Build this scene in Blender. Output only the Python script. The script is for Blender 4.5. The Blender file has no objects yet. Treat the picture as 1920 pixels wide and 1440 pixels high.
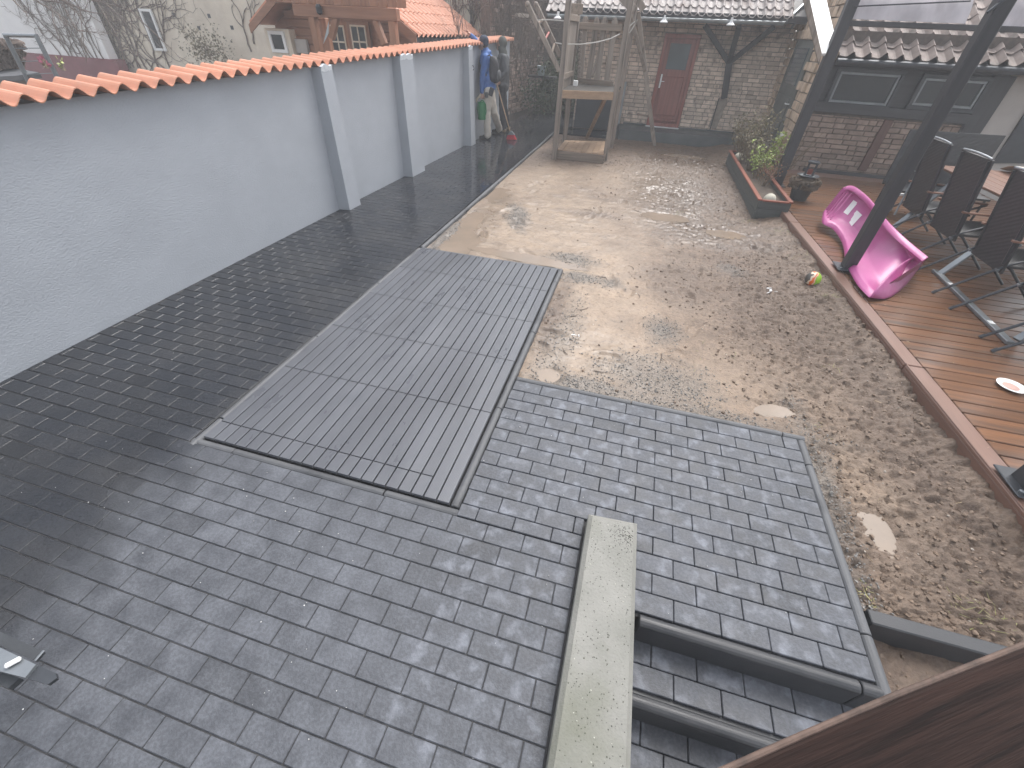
import bpy, math, random
import numpy as np
from mathutils import Vector, Matrix, Euler

rng = random.Random(7)
npr = np.random.default_rng(11)
SC = bpy.context.scene
COL = SC.collection

# ------------------------------------------------------------------ camera
CAMR = np.array([[0.9618577518, 0.2706633184, 0.0396362629],
                 [0.2041677011, -0.6138852834, -0.7625355130],
                 [-0.1820582738, 0.7415431389, -0.6457310261]])   # world -> camera (x right, y down, z forward)
FPX = 786.864                                                     # focal length in pixels of the 1920 wide photograph
EYE = Vector((0.0, 0.0, 2.0))
cam_data = bpy.data.cameras.new('camera')
cam = bpy.data.objects.new('camera', cam_data)
COL.objects.link(cam)
cam_data.sensor_width = 36.0
cam_data.lens = FPX / 1920.0 * 36.0
cam_data.clip_start = 0.02
cam_data.clip_end = 300.0
cam.matrix_world = Matrix(((CAMR[0][0], -CAMR[1][0], -CAMR[2][0], EYE.x),
                           (CAMR[0][1], -CAMR[1][1], -CAMR[2][1], EYE.y),
                           (CAMR[0][2], -CAMR[1][2], -CAMR[2][2], EYE.z),
                           (0, 0, 0, 1)))
SC.camera = cam

# ------------------------------------------------------------------ sky, sun, exposure
world = bpy.data.worlds.new('World')
SC.world = world
world.use_nodes = True
wn = world.node_tree.nodes; wl = world.node_tree.links
wn.clear()
w_out = wn.new('ShaderNodeOutputWorld'); w_bg = wn.new('ShaderNodeBackground')
w_sky = wn.new('ShaderNodeTexSky'); w_hs = wn.new('ShaderNodeHueSaturation')
w_sky.sky_type = 'NISHITA'
w_sky.sun_disc = False
SUN_EL, SUN_AZ = math.radians(58), math.radians(20)
w_sky.sun_elevation = SUN_EL
w_sky.sun_rotation = SUN_AZ
w_sky.air_density = 1.0
w_sky.dust_density = 3.0
w_sky.ozone_density = 1.0
w_hs.inputs['Saturation'].default_value = 0.27
wl.new(w_sky.outputs[0], w_hs.inputs['Color']); wl.new(w_hs.outputs[0], w_bg.inputs['Color'])
w_bg.inputs['Strength'].default_value = 0.15
wl.new(w_bg.outputs[0], w_out.inputs['Surface'])
sun_d = bpy.data.lights.new('sun', 'SUN')
sun_d.energy = 0.8
sun_d.angle = math.radians(30)
sun_d.color = (1.0, 0.965, 0.92)
sun = bpy.data.objects.new('sun', sun_d)
COL.objects.link(sun)
sun.location = (2, 4, 9)
_sd = Vector((math.sin(SUN_AZ) * math.cos(SUN_EL), math.cos(SUN_AZ) * math.cos(SUN_EL), math.sin(SUN_EL)))
sun.rotation_euler = _sd.to_track_quat('Z', 'Y').to_euler()
SC.view_settings.view_transform = 'Standard'
SC.view_settings.look = 'None'
SC.view_settings.exposure = 1.35
SC.view_settings.gamma = 1.0
SC.view_settings.use_curve_mapping = False
SC.render.engine = 'CYCLES'
SC.cycles.max_bounces = 6
SC.cycles.diffuse_bounces = 3
SC.cycles.glossy_bounces = 3
SC.cycles.transmission_bounces = 3
SC.cycles.volume_bounces = 0
SC.cycles.transparent_max_bounces = 6
SC.cycles.volume_step_rate = 4.0
SC.cycles.caustics_reflective = False
SC.cycles.caustics_refractive = False
SC.cycles.use_denoising = True

# ------------------------------------------------------------------ surveying: where the sight line of a photograph pixel meets a plane
def _ray(px, py):
    d = CAMR.T @ np.array([(px - 960.0) / FPX, (py - 720.0) / FPX, 1.0])
    return Vector(d)
def at(px, py, z=0.0):
    d = _ray(px, py); return EYE + d * ((z - 2.0) / d.z)
def aty(px, py, Y):
    d = _ray(px, py); return EYE + d * (Y / d.y)
def atx(px, py, X):
    d = _ray(px, py); return EYE + d * (X / d.x)
def pix(p):
    c = CAMR @ np.array([p[0], p[1], p[2] - 2.0])
    if c[2] < 0.05: return None
    return (960 + FPX * c[0] / c[2], 720 + FPX * c[1] / c[2], c[2])
def in_view(p, m=60):
    q = pix(p)
    return q is not None and -m < q[0] < 1920 + m and -m < q[1] < 1440 + m
def Zm(x0, y0, k):
    return lambda x, y: (x0 + x / k, y0 + y / k)

# ------------------------------------------------------------------ mesh building
class MB:
    def __init__(s): s.v = []; s.f = []
    def add(s, vs, fs):
        n = len(s.v); s.v += [tuple(v) for v in vs]; s.f += [tuple(i + n for i in f) for f in fs]; return s
    def obox(s, c, sx, sy, sz, R=None, ch=0.0):
        hx, hy, hz = sx / 2, sy / 2, sz / 2
        c = Vector(c)
        if ch <= 0:
            vs = [Vector((x, y, z)) for z in (-hz, hz) for y in (-hy, hy) for x in (-hx, hx)]
            fs = [(0, 2, 3, 1), (4, 5, 7, 6), (0, 1, 5, 4), (2, 6, 7, 3), (0, 4, 6, 2), (1, 3, 7, 5)]
        else:
            ch = min(ch, hx * .9, hy * .9, hz * .9)
            vs = []; idx = {}
            for i, sxn in enumerate((-1, 1)):
                for j, syn in enumerate((-1, 1)):
                    for k, szn in enumerate((-1, 1)):
                        for a in range(3):
                            h = [hx - ch, hy - ch, hz - ch]; h[a] += ch
                            idx[(i, j, k, a)] = len(vs)
                            vs.append(Vector((sxn * h[0], syn * h[1], szn * h[2])))
            fs = []
            def quad(ks, a, flip):
                q = [idx[k + (a,)] for k in ks]; fs.append(tuple(q if not flip else q[::-1]))
            quad([(1,0,0),(1,1,0),(1,1,1),(1,0,1)], 0, False); quad([(0,0,0),(0,1,0),(0,1,1),(0,0,1)], 0, True)
            quad([(0,1,0),(0,1,1),(1,1,1),(1,1,0)], 1, False); quad([(0,0,0),(0,0,1),(1,0,1),(1,0,0)], 1, True)
            quad([(0,0,1),(1,0,1),(1,1,1),(0,1,1)], 2, False); quad([(0,0,0),(1,0,0),(1,1,0),(0,1,0)], 2, True)
            for a in range(3):
                b, c2 = [t for t in range(3) if t != a]
                for u in (0, 1):
                    for w in (0, 1):
                        k0 = [0, 0, 0]; k1 = [0, 0, 0]
                        k0[a] = 0; k1[a] = 1; k0[b] = k1[b] = u; k0[c2] = k1[c2] = w
                        q = [idx[tuple(k0) + (b,)], idx[tuple(k1) + (b,)], idx[tuple(k1) + (c2,)], idx[tuple(k0) + (c2,)]]
                        n = (vs[q[1]] - vs[q[0]]).cross(vs[q[2]] - vs[q[1]])
                        m = sum((vs[t] for t in q), Vector())
                        fs.append(tuple(q if n.dot(m) > 0 else q[::-1]))
            for i in (0, 1):
                for j in (0, 1):
                    for k in (0, 1):
                        q = [idx[(i, j, k, 0)], idx[(i, j, k, 1)], idx[(i, j, k, 2)]]
                        n = (vs[q[1]] - vs[q[0]]).cross(vs[q[2]] - vs[q[1]])
                        if n.dot(vs[q[0]]) < 0: q = q[::-1]
                        fs.append(tuple(q))
        if R is not None: vs = [R @ v for v in vs]
        return s.add([c + v for v in vs], fs)
    def box(s, x0, x1, y0, y1, z0, z1, ch=0.0):
        return s.obox(((x0+x1)/2, (y0+y1)/2, (z0+z1)/2), abs(x1-x0), abs(y1-y0), abs(z1-z0), None, ch)
    def beam(s, p, q, w, t, up=(0, 0, 1), ch=0.004):
        """box from p to q, w across, t along the 'up' side"""
        p = Vector(p); q = Vector(q); d = q - p; L = d.length; d = d / L
        up = Vector(up)
        if abs(d.dot(up)) > .98: up = Vector((0, 1, 0))
        x = d.cross(up).normalized(); u = x.cross(d).normalized()
        R = Matrix((x, d, u)).transposed()
        return s.obox((p + q) / 2, w, L, t, R, ch)
    def tube(s, pts, r, n=8, cap=True, ex=1.0):
        pts = [Vector(p) for p in pts]; m = len(pts)
        rs = list(r) if isinstance(r, (list, tuple)) else [r] * m
        vs = []; prev = None
        for i, p in enumerate(pts):
            d = (pts[min(i + 1, m - 1)] - pts[max(i - 1, 0)])
            d = d.normalized() if d.length > 1e-9 else Vector((0, 0, 1))
            if prev is None:
                a = Vector((0, 0, 1)) if abs(d.z) < .9 else Vector((1, 0, 0))
                x = d.cross(a).normalized()
            else:
                x = (prev - d * prev.dot(d)).normalized()
            prev = x; y = d.cross(x)
            for k in range(n):
                a = 2 * math.pi * k / n
                vs.append(p + x * math.cos(a) * rs[i] * ex + y * math.sin(a) * rs[i])
        fs = []
        for i in range(m - 1):
            for k in range(n):
                fs.append((i*n + k, i*n + (k+1) % n, (i+1)*n + (k+1) % n, (i+1)*n + k))
        if cap:
            fs.append(tuple(range(n))[::-1]); fs.append(tuple((m-1)*n + k for k in range(n)))
        return s.add(vs, fs)
    def lathe(s, prof, c, n=20, cap=True):
        c = Vector(c); vs = []
        for r, z in prof:
            for k in range(n):
                a = 2 * math.pi * k / n
                vs.append(c + Vector((math.cos(a) * r, math.sin(a) * r, z)))
        fs = []; m = len(prof)
        for i in range(m - 1):
            for k in range(n):
                fs.append((i*n + k, i*n + (k+1) % n, (i+1)*n + (k+1) % n, (i+1)*n + k))
        if cap:
            fs.append(tuple(range(n))[::-1]); fs.append(tuple((m-1)*n + k for k in range(n)))
        return s.add(vs, fs)
    def prism(s, pts, ext):
        pts = [Vector(p) for p in pts]; ext = Vector(ext); n = len(pts)
        vs = pts + [p + ext for p in pts]
        fs = [tuple(range(n))[::-1], tuple(range(n, 2*n))] + [(i, (i+1) % n, n + (i+1) % n, n + i) for i in range(n)]
        return s.add(vs, fs)
    def ball(s, c, r, n=12, m=8, sc=(1, 1, 1), jit=0.0):
        c = Vector(c); vs = [c + Vector((0, 0, -r * sc[2]))]
        for i in range(1, m):
            t = math.pi * i / m
            for k in range(n):
                a = 2 * math.pi * k / n; q = 1 + (rng.random() - .5) * jit
                vs.append(c + Vector((math.sin(t)*math.cos(a)*r*sc[0], math.sin(t)*math.sin(a)*r*sc[1], -math.cos(t)*r*sc[2])) * 1.0 * q if jit == 0 else
                          c + Vector((math.sin(t)*math.cos(a)*r*sc[0], math.sin(t)*math.sin(a)*r*sc[1], -math.cos(t)*r*sc[2])) * q)
        vs.append(c + Vector((0, 0, r * sc[2])))
        fs = [(0, 1 + (k+1) % n, 1 + k) for k in range(n)]
        for i in range(m - 2):
            for k in range(n):
                a = 1 + i*n + k; b = 1 + i*n + (k+1) % n
                fs.append((a, b, b + n, a + n))
        e = len(vs) - 1; o = 1 + (m-2)*n
        fs += [(e, o + k, o + (k+1) % n) for k in range(n)]
        return s.add(vs, fs)
    def capsule(s, p, q, r1, r2, n=12):
        p = Vector(p); q = Vector(q); d = (q - p)
        d = d.normalized() if d.length > 1e-6 else Vector((0, 0, 1))
        pts = []; rs = []
        for a in (85, 60, 30): pts.append(p - d * r1 * math.sin(math.radians(a))); rs.append(r1 * math.cos(math.radians(a)))
        pts += [p, q]; rs += [r1, r2]
        for a in (30, 60, 85): pts.append(q + d * r2 * math.sin(math.radians(a))); rs.append(r2 * math.cos(math.radians(a)))
        return s.tube(pts, rs, n)
    def mesh(s, name, origin=(0, 0, 0), smooth=False):
        me = bpy.data.meshes.new(name)
        o = Vector(origin)
        v = np.array(s.v, dtype=np.float64) - np.array(o)
        me.from_pydata(v.tolist(), [], s.f)
        if smooth: me.polygons.foreach_set('use_smooth', [True] * len(me.polygons))
        me.validate(verbose=False)
        return me
    def center(s):
        v = np.array(s.v); return Vector(((v.min(0) + v.max(0)) / 2).tolist())

WPOS = {}
def wpos(o):
    return WPOS.get(o.name, Vector((0, 0, 0)))
def props(o, label=None, cat=None, group=None, kind=None):
    if label: o['label'] = label
    if cat: o['category'] = cat
    if group: o['group'] = group
    if kind: o['kind'] = kind
    return o
def thing(name, loc, label, cat, group=None):
    o = bpy.data.objects.new(name, None); COL.objects.link(o)
    o.empty_display_size = .1
    o.location = loc; WPOS[o.name] = Vector(loc)
    return props(o, label, cat, group)
def put(name, mb, mat, parent=None, smooth=False, origin=None, **kw):
    c = Vector(origin) if origin is not None else mb.center()
    me = mb.mesh(name, c, smooth)
    me.materials.append(mat)
    o = bpy.data.objects.new(name, me); COL.objects.link(o)
    if parent is not None:
        o.parent = parent; o.location = c - wpos(parent)
    else:
        o.location = c
    WPOS[o.name] = c
    return props(o, **kw)
def inst(name, me, M, parent=None):
    """an object of shared mesh me at world matrix M (parents are unrotated)"""
    o = bpy.data.objects.new(name, me); COL.objects.link(o)
    c = M.to_translation(); WPOS[o.name] = c
    if parent is not None:
        o.parent = parent
        M = Matrix.Translation(-wpos(parent)) @ M
    o.matrix_basis = M
    return o
def copy_tree(o, parent=None):
    c = o.copy(); COL.objects.link(c)
    if parent is not None: c.parent = parent
    for ch in list(o.children): copy_tree(ch, c)
    return c
def soft(o, seg=1):
    return o
def baked(mb, name, mods):
    """evaluate modifiers on a throwaway object and give back the finished mesh"""
    me = mb.mesh(name)
    ob = bpy.data.objects.new('temporary', me); COL.objects.link(ob)
    for t, kw in mods:
        m = ob.modifiers.new(t, t)
        for k, v in kw.items(): setattr(m, k, v)
    dg = bpy.context.evaluated_depsgraph_get(); dg.update()
    new = bpy.data.meshes.new_from_object(ob.evaluated_get(dg))
    new.name = name
    bpy.data.objects.remove(ob); bpy.data.meshes.remove(me)
    return new
def put_mesh(name, me, mat, parent=None, origin=(0, 0, 0), **kw):
    o = Vector(origin)
    me.transform(Matrix.Translation(-o))
    me.materials.clear(); me.materials.append(mat)
    ob = bpy.data.objects.new(name, me); COL.objects.link(ob)
    if parent is not None:
        ob.parent = parent; ob.location = o - wpos(parent)
    else: ob.location = o
    WPOS[ob.name] = o
    return props(ob, **kw)

# ------------------------------------------------------------------ materials
def _n(nt, t, **kw):
    n = nt.nodes.new(t)
    for k, v in kw.items():
        if k in n.inputs.keys() if hasattr(n.inputs, 'keys') else False: n.inputs[k].default_value = v
        else: setattr(n, k, v)
    return n
def mat(name, c1, c2=None, rough=.75, rough2=None, ns=5.0, det=6.0, lo=.35, hi=.65, bump=.2, bs=60.0, bd=.004, rnd=.12,
        metal=0.0, stretch=(1, 1, 1), world=False, spec=.5, c3=None, s3=1.5, lo3=.55, hi3=.7, island=False):
    m = bpy.data.materials.new(name); m.use_nodes = True
    nt = m.node_tree; N = nt.nodes; L = nt.links
    b = N['Principled BSDF']
    c2 = c2 or tuple(x * .72 for x in c1)
    if world:
        co = N.new('ShaderNodeNewGeometry').outputs['Position']
    else:
        co = N.new('ShaderNodeTexCoord').outputs['Object']
    oi = N.new('ShaderNodeObjectInfo')
    r = oi.outputs['Random']
    if island:
        g2 = N.new('ShaderNodeNewGeometry'); ad = N.new('ShaderNodeMath'); ad.operation = 'ADD'
        L.new(r, ad.inputs[0]); L.new(g2.outputs['Random Per Island'], ad.inputs[1])
        fr = N.new('ShaderNodeMath'); fr.operation = 'FRACT'; L.new(ad.outputs[0], fr.inputs[0]); r = fr.outputs[0]
    mp = N.new('ShaderNodeMapping'); mp.inputs['Scale'].default_value = stretch
    L.new(co, mp.inputs['Vector'])
    if not world:
        cx = N.new('ShaderNodeCombineXYZ'); mu = N.new('ShaderNodeMath'); mu.operation = 'MULTIPLY'; mu.inputs[1].default_value = 37.0
        L.new(r, mu.inputs[0])
        for i in range(3): L.new(mu.outputs[0], cx.inputs[i])
        L.new(cx.outputs[0], mp.inputs['Location'])
    nz = N.new('ShaderNodeTexNoise'); nz.inputs['Scale'].default_value = ns; nz.inputs['Detail'].default_value = det
    nz.inputs['Roughness'].default_value = .6
    L.new(mp.outputs[0], nz.inputs['Vector'])
    mr = N.new('ShaderNodeMapRange'); mr.inputs[1].default_value = lo; mr.inputs[2].default_value = hi
    L.new(nz.outputs[0], mr.inputs[0])
    mx = N.new('ShaderNodeMix'); mx.data_type = 'RGBA'
    mx.inputs[6].default_value = (*c1, 1); mx.inputs[7].default_value = (*c2, 1)
    L.new(mr.outputs[0], mx.inputs[0])
    col = mx.outputs[2]
    if c3:
        n3 = N.new('ShaderNodeTexNoise'); n3.inputs['Scale'].default_value = s3; n3.inputs['Detail'].default_value = 7
        L.new(mp.outputs[0], n3.inputs['Vector'])
        m3 = N.new('ShaderNodeMapRange'); m3.inputs[1].default_value = lo3; m3.inputs[2].default_value = hi3
        L.new(n3.outputs[0], m3.inputs[0])
        x3 = N.new('ShaderNodeMix'); x3.data_type = 'RGBA'; x3.inputs[7].default_value = (*c3, 1)
        L.new(col, x3.inputs[6]); L.new(m3.outputs[0], x3.inputs[0]); col = x3.outputs[2]
    if rnd > 0:
        v = N.new('ShaderNodeMapRange'); v.inputs[3].default_value = 1 - rnd; v.inputs[4].default_value = 1 + rnd
        L.new(r, v.inputs[0])
        hs = N.new('ShaderNodeHueSaturation'); L.new(v.outputs[0], hs.inputs['Value']); L.new(col, hs.inputs['Color'])
        col = hs.outputs[0]
    L.new(col, b.inputs['Base Color'])
    b.inputs['Metallic'].default_value = metal
    b.inputs['Specular IOR Level'].default_value = spec
    if rough2 is None: b.inputs['Roughness'].default_value = rough
    else:
        rr = N.new('ShaderNodeMapRange'); rr.inputs[1].default_value = lo; rr.inputs[2].default_value = hi
        rr.inputs[3].default_value = rough; rr.inputs[4].default_value = rough2
        L.new(nz.outputs[0], rr.inputs[0]); L.new(rr.outputs[0], b.inputs['Roughness'])
    if bump > 0:
        bn = N.new('ShaderNodeTexNoise'); bn.inputs['Scale'].default_value = bs; bn.inputs['Detail'].default_value = 5
        L.new(mp.outputs[0], bn.inputs['Vector'])
        bp = N.new('ShaderNodeBump'); bp.inputs['Strength'].default_value = bump; bp.inputs['Distance'].default_value = bd
        L.new(bn.outputs[0], bp.inputs['Height']); L.new(bp.outputs[0], b.inputs['Normal'])
    return m
def wood(name, c1, c2, axis='x', rough=.7, rnd=.15, bump=.35, **kw):
    st = {'x': (.6, 9, 9), 'y': (9, .6, 9), 'z': (9, 9, .6)}[axis]
    return mat(name, c1, c2, rough=rough, ns=2.2, bs=9, bump=bump, bd=.004, stretch=st, rnd=rnd, **kw)
def glass(name, c, rough=.08):
    m = mat(name, c, tuple(x * .6 for x in c), rough=rough, ns=1.2, bump=.02, bs=3, rnd=.1, spec=.9)
    return m

# ================================================================== noise for terrain
def vnoise(x, y, seed=0):
    xi = np.floor(x).astype(np.int64); yi = np.floor(y).astype(np.int64)
    xf = x - xi; yf = y - yi
    u = xf*xf*(3-2*xf); v = yf*yf*(3-2*yf)
    def h(a, b):
        n = (a * 374761393 + b * 668265263 + seed * 1442695041) & 0x7fffffff
        n = (n ^ (n >> 13)) * 1274126177 & 0x7fffffff
        return ((n ^ (n >> 16)) & 0xffff) / 65535.0
    return (h(xi, yi)*(1-u) + h(xi+1, yi)*u)*(1-v) + (h(xi, yi+1)*(1-u) + h(xi+1, yi+1)*u)*v
def fbm(x, y, f, o=4, seed=0, gain=.5):
    s = 0; a = 1; t = 0
    for k in range(o):
        s = s + a * vnoise(x*f + 17.3*k, y*f - 9.1*k, seed + k); t += a; a *= gain; f *= 2.03
    return s / t
def blob(x, y, cx, cy, rx, ry, soft=.5, ang=0):
    ca, sa = math.cos(ang), math.sin(ang)
    dx = (x-cx)*ca + (y-cy)*sa; dy = -(x-cx)*sa + (y-cy)*ca
    d = np.sqrt((dx/rx)**2 + (dy/ry)**2) + (fbm(x, y, 5, 3, 5) - .5) * .9
    return np.clip((1 + soft - d) / (2*soft), 0, 1)

# ------------------------------------------------------------------ materials of the ground
def paver_material():
    m = bpy.data.materials.new('anthracite_concrete'); m.use_nodes = True
    nt = m.node_tree; N = nt.nodes; L = nt.links; b = N['Principled BSDF']
    geo = N.new('ShaderNodeNewGeometry'); oi = N.new('ShaderNodeObjectInfo')
    ad = N.new('ShaderNodeMath'); ad.operation = 'ADD'; fr = N.new('ShaderNodeMath'); fr.operation = 'FRACT'
    L.new(oi.outputs['Random'], ad.inputs[0]); L.new(geo.outputs['Random Per Island'], ad.inputs[1]); L.new(ad.outputs[0], fr.inputs[0])
    R = fr.outputs[0]
    # where rain water still stands on the stones
    sx = N.new('ShaderNodeSeparateXYZ'); L.new(geo.outputs['Position'], sx.inputs[0])
    def mth(op, a, bb, cc=None):
        n = N.new('ShaderNodeMath'); n.operation = op
        for i, q in enumerate((a, bb, cc)):
            if q is None: continue
            if isinstance(q, (int, float)): n.inputs[i].default_value = q
            else: L.new(q, n.inputs[i])
        return n.outputs[0]
    def noise(scale, det=5, w=None):
        n = N.new('ShaderNodeTexNoise'); n.inputs['Scale'].default_value = scale; n.inputs['Detail'].default_value = det
        L.new(geo.outputs['Position'], n.inputs['Vector']); return n.outputs[0]
    def rng_(v, a, b2, c, d):
        n = N.new('ShaderNodeMapRange'); n.interpolation_type = 'SMOOTHSTEP'
        L.new(v, n.inputs[0]); n.inputs[1].default_value = a; n.inputs[2].default_value = b2
        n.inputs[3].default_value = c; n.inputs[4].default_value = d; return n.outputs[0]
    ym = mth('MINIMUM', sx.outputs[1], 1.3)
    edge = mth('ADD', sx.outputs[0], mth('MULTIPLY', ym, .30))
    edge = mth('ADD', edge, mth('MULTIPLY', mth('SUBTRACT', noise(2.3, 4), .5), .9))
    edge = mth('SUBTRACT', edge, rng_(sx.outputs[1], 1.15, 1.7, 0, 1.5))
    wet = rng_(edge, -2.25, -1.62, 1, 0)
    film = rng_(mth('ADD', sx.outputs[1], mth('MULTIPLY', mth('SUBTRACT', noise(1.3, 3), .5), 5.0)), 3.4, 6.5, 0, 1)
    n1 = noise(9, 8); n2 = noise(120, 3); n3 = noise(2.1, 6)
    dry = N.new('ShaderNodeMix'); dry.data_type = 'RGBA'
    dry.inputs[6].default_value = (.052, .056, .066, 1); dry.inputs[7].default_value = (.090, .096, .110, 1)
    L.new(rng_(n1, .3, .7, 0, 1), dry.inputs[0])
    wc = N.new('ShaderNodeMix'); wc.data_type = 'RGBA'
    wc.inputs[6].default_value = (.020, .0225, .028, 1); wc.inputs[7].default_value = (.032, .033, .036, 1)
    L.new(rng_(n3, .35, .7, 0, 1), wc.inputs[0])
    mx = N.new('ShaderNodeMix'); mx.data_type = 'RGBA'
    L.new(wet, mx.inputs[0]); L.new(dry.outputs[2], mx.inputs[6]); L.new(wc.outputs[2], mx.inputs[7])
    # lime bloom in the middle of the younger stones, as the concrete works leaves it
    tc = N.new('ShaderNodeTexCoord'); so = N.new('ShaderNodeSeparateXYZ'); L.new(tc.outputs['Object'], so.inputs[0])
    val = N.new('ShaderNodeHueSaturation')
    # a few stones come out clearly darker
    steps = rng_(R, .965, .975, 1.0, .68)
    var = mth('MULTIPLY', mth('ADD', .90, mth('MULTIPLY', R, .20)), steps)
    pl = rng_(sx.outputs[0], -.60, -.50, 0, 1)
    bloom = mth('MULTIPLY', mth('MULTIPLY', rng_(noise(14, 7), .48, .70, 0, 1), pl), .85)
    var = mth('ADD', var, bloom)
    speck = rng_(n2, .64, .72, 0, .30)
    var = mth('ADD', var, speck)
    var = mth('ADD', var, rng_(noise(75, 6), .36, .66, -.16, .16))
    var = mth('ADD', var, rng_(noise(.9, 4), .35, .65, -.07, .07))
    L.new(var, val.inputs['Value']); L.new(mx.outputs[2], val.inputs['Color'])
    L.new(val.outputs[0], b.inputs['Base Color'])
    r_dry = rng_(n1, .3, .7, .52, .72)
    r_wet = rng_(n3, .35, .65, .14, .24)
    r_film = rng_(noise(3.1, 5), .35, .7, .05, .17)
    ra = N.new('ShaderNodeMix'); ra.data_type = 'FLOAT'; L.new(film, ra.inputs[0]); L.new(r_wet, ra.inputs[2]); L.new(r_film, ra.inputs[3])
    rb = N.new('ShaderNodeMix'); rb.data_type = 'FLOAT'; L.new(wet, rb.inputs[0]); L.new(r_dry, rb.inputs[2]); L.new(ra.outputs[0], rb.inputs[3])
    L.new(rb.outputs[0], b.inputs['Roughness'])
    b.inputs['Specular IOR Level'].default_value = .5
    bp = N.new('ShaderNodeBump'); bp.inputs['Distance'].default_value = .0025
    L.new(mth('MULTIPLY', mth('SUBTRACT', 1.0, mth('MULTIPLY', film, wet)), .6), bp.inputs['Strength'])
    L.new(mth('ADD', noise(150, 4), mth('MULTIPLY', noise(22, 4), 1.5)), bp.inputs['Height'])
    L.new(bp.outputs[0], b.inputs['Normal'])
    return m
M_PAVER = paver_material()
M_JOINT = mat('joint_sand', (.028, .029, .032), (.052, .052, .053), rough=.9, ns=30, bump=.6, bs=200, world=True, rnd=0)
M_KERB = mat('kerb_concrete', (.072, .075, .082), (.10, .103, .108), rough=.5, rough2=.68, ns=7, bump=.25, bs=140, rnd=.1, world=True, c3=(.045, .047, .052), s3=3)
M_KERB_DARK = mat('dark_kerb_concrete', (.028, .03, .034), (.045, .046, .05), rough=.4, rough2=.55, ns=6, bump=.2, bs=120, rnd=.08, world=True)  # darker tone of the kerb concrete, for steps and bed kerb
M_PLINTH = mat('wet_plinth_concrete', (.08, .092, .096), (.12, .13, .13), rough=.35, rough2=.6, ns=3, bump=.2, bs=50, rnd=.0, world=True, c3=(.065, .08, .083), s3=1.2)
M_COVER = mat('grey_composite', (.095, .100, .114), (.130, .136, .150), rough=.26, rough2=.42, ns=1.6, bump=.15, bs=200, rnd=.07, world=True, stretch=(3, 1, 1), c3=(.084, .088, .10), s3=.8, lo3=.5, hi3=.68)

def mud_material():
    m = bpy.data.materials.new('mud'); m.use_nodes = True
    nt = m.node_tree; N = nt.nodes; L = nt.links; b = N['Principled BSDF']
    geo = N.new('ShaderNodeNewGeometry')
    def noise(scale, det=6, ro=.6):
        n = N.new('ShaderNodeTexNoise'); n.inputs['Scale'].default_value = scale; n.inputs['Detail'].default_value = det
        n.inputs['Roughness'].default_value = ro
        L.new(geo.outputs['Position'], n.inputs['Vector']); return n.outputs[0]
    def rg(v, a, b2, c=0, d=1):
        n = N.new('ShaderNodeMapRange'); L.new(v, n.inputs[0])
        n.inputs[1].default_value = a; n.inputs[2].default_value = b2; n.inputs[3].default_value = c; n.inputs[4].default_value = d; return n.outputs[0]
    def mixc(f, a, c):
        x = N.new('ShaderNodeMix'); x.data_type = 'RGBA'; L.new(f, x.inputs[0])
        for i, q in ((6, a), (7, c)):
            if isinstance(q, tuple): x.inputs[i].default_value = (*q, 1)
            else: L.new(q, x.inputs[i])
        return x.outputs[2]
    at_ = N.new('ShaderNodeAttribute'); at_.attribute_name = 'mask'
    sp = N.new('ShaderNodeSeparateColor'); L.new(at_.outputs['Color'], sp.inputs[0])
    a2 = N.new('ShaderNodeAttribute'); a2.attribute_name = 'wetness'
    wet = a2.outputs['Fac']
    earth = mixc(rg(noise(7), .35, .65), (.125, .085, .058), (.215, .152, .107))
    earth = mixc(rg(noise(38, 8), .45, .7), earth, (.070, .046, .031))
    sand = mixc(rg(noise(4), .35, .65), (.36, .268, .19), (.27, .205, .15))
    sand = mixc(rg(noise(26, 8), .52, .72), sand, (.17, .125, .095))
    c = mixc(sp.outputs[0], earth, sand)
    grav = mixc(rg(noise(90, 3), .45, .58), (.085, .077, .068), (.21, .19, .165))
    c = mixc(sp.outputs[1], c, grav)
    clay = mixc(rg(noise(11), .4, .6), (.085, .056, .04), (.13, .09, .065))
    c = mixc(sp.outputs[2], c, clay)
    dk = N.new('ShaderNodeHueSaturation'); L.new(c, dk.inputs['Color']); L.new(rg(wet, 0, 1, 1, .72), dk.inputs['Value'])
    L.new(dk.outputs[0], b.inputs['Base Color'])
    wn_ = N.new('ShaderNodeMath'); wn_.operation = 'MULTIPLY'; L.new(wet, wn_.inputs[0]); L.new(rg(noise(18, 6), .3, .62, 1, .35), wn_.inputs[1])
    L.new(rg(wn_.outputs[0], 0, 1, .62, .16), b.inputs['Roughness'])
    b.inputs['Specular IOR Level'].default_value = .5
    bp = N.new('ShaderNodeBump'); bp.inputs['Distance'].default_value = .009; L.new(rg(wet, .15, .8, .85, .12), bp.inputs['Strength'])
    ns = N.new('ShaderNodeMath'); ns.operation = 'ADD'; L.new(noise(75, 6), ns.inputs[0])
    L.new(noise(24, 5), ns.inputs[1]); L.new(ns.outputs[0], bp.inputs['Height']); L.new(bp.outputs[0], b.inputs['Normal'])
    return m
M_MUD = mud_material()
M_CLOD = mat('soil_clod', (.185, .13, .09), (.12, .082, .057), rough=.55, rough2=.75, ns=14, bump=.7, bs=90, bd=.006, rnd=.22, world=True, island=True)
M_PUDDLE = mat('muddy_water', (.25, .19, .14), (.20, .155, .115), rough=.22, ns=3, bump=.015, bs=9, rnd=.0, world=True, spec=.6)
M_SOIL_BASE = mat('garden_earth', (.12, .09, .065), (.08, .06, .045), rough=.85, ns=8, bump=.5, bs=40, world=True, rnd=0)

# ------------------------------------------------------------------ the ground sheet far below everything
put('ground', MB().add([(-45, -6, -.75), (25, -6, -.75), (25, 40, -.75), (-45, 40, -.75)], [(0, 1, 2, 3)]), M_SOIL_BASE, kind='structure')

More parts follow.
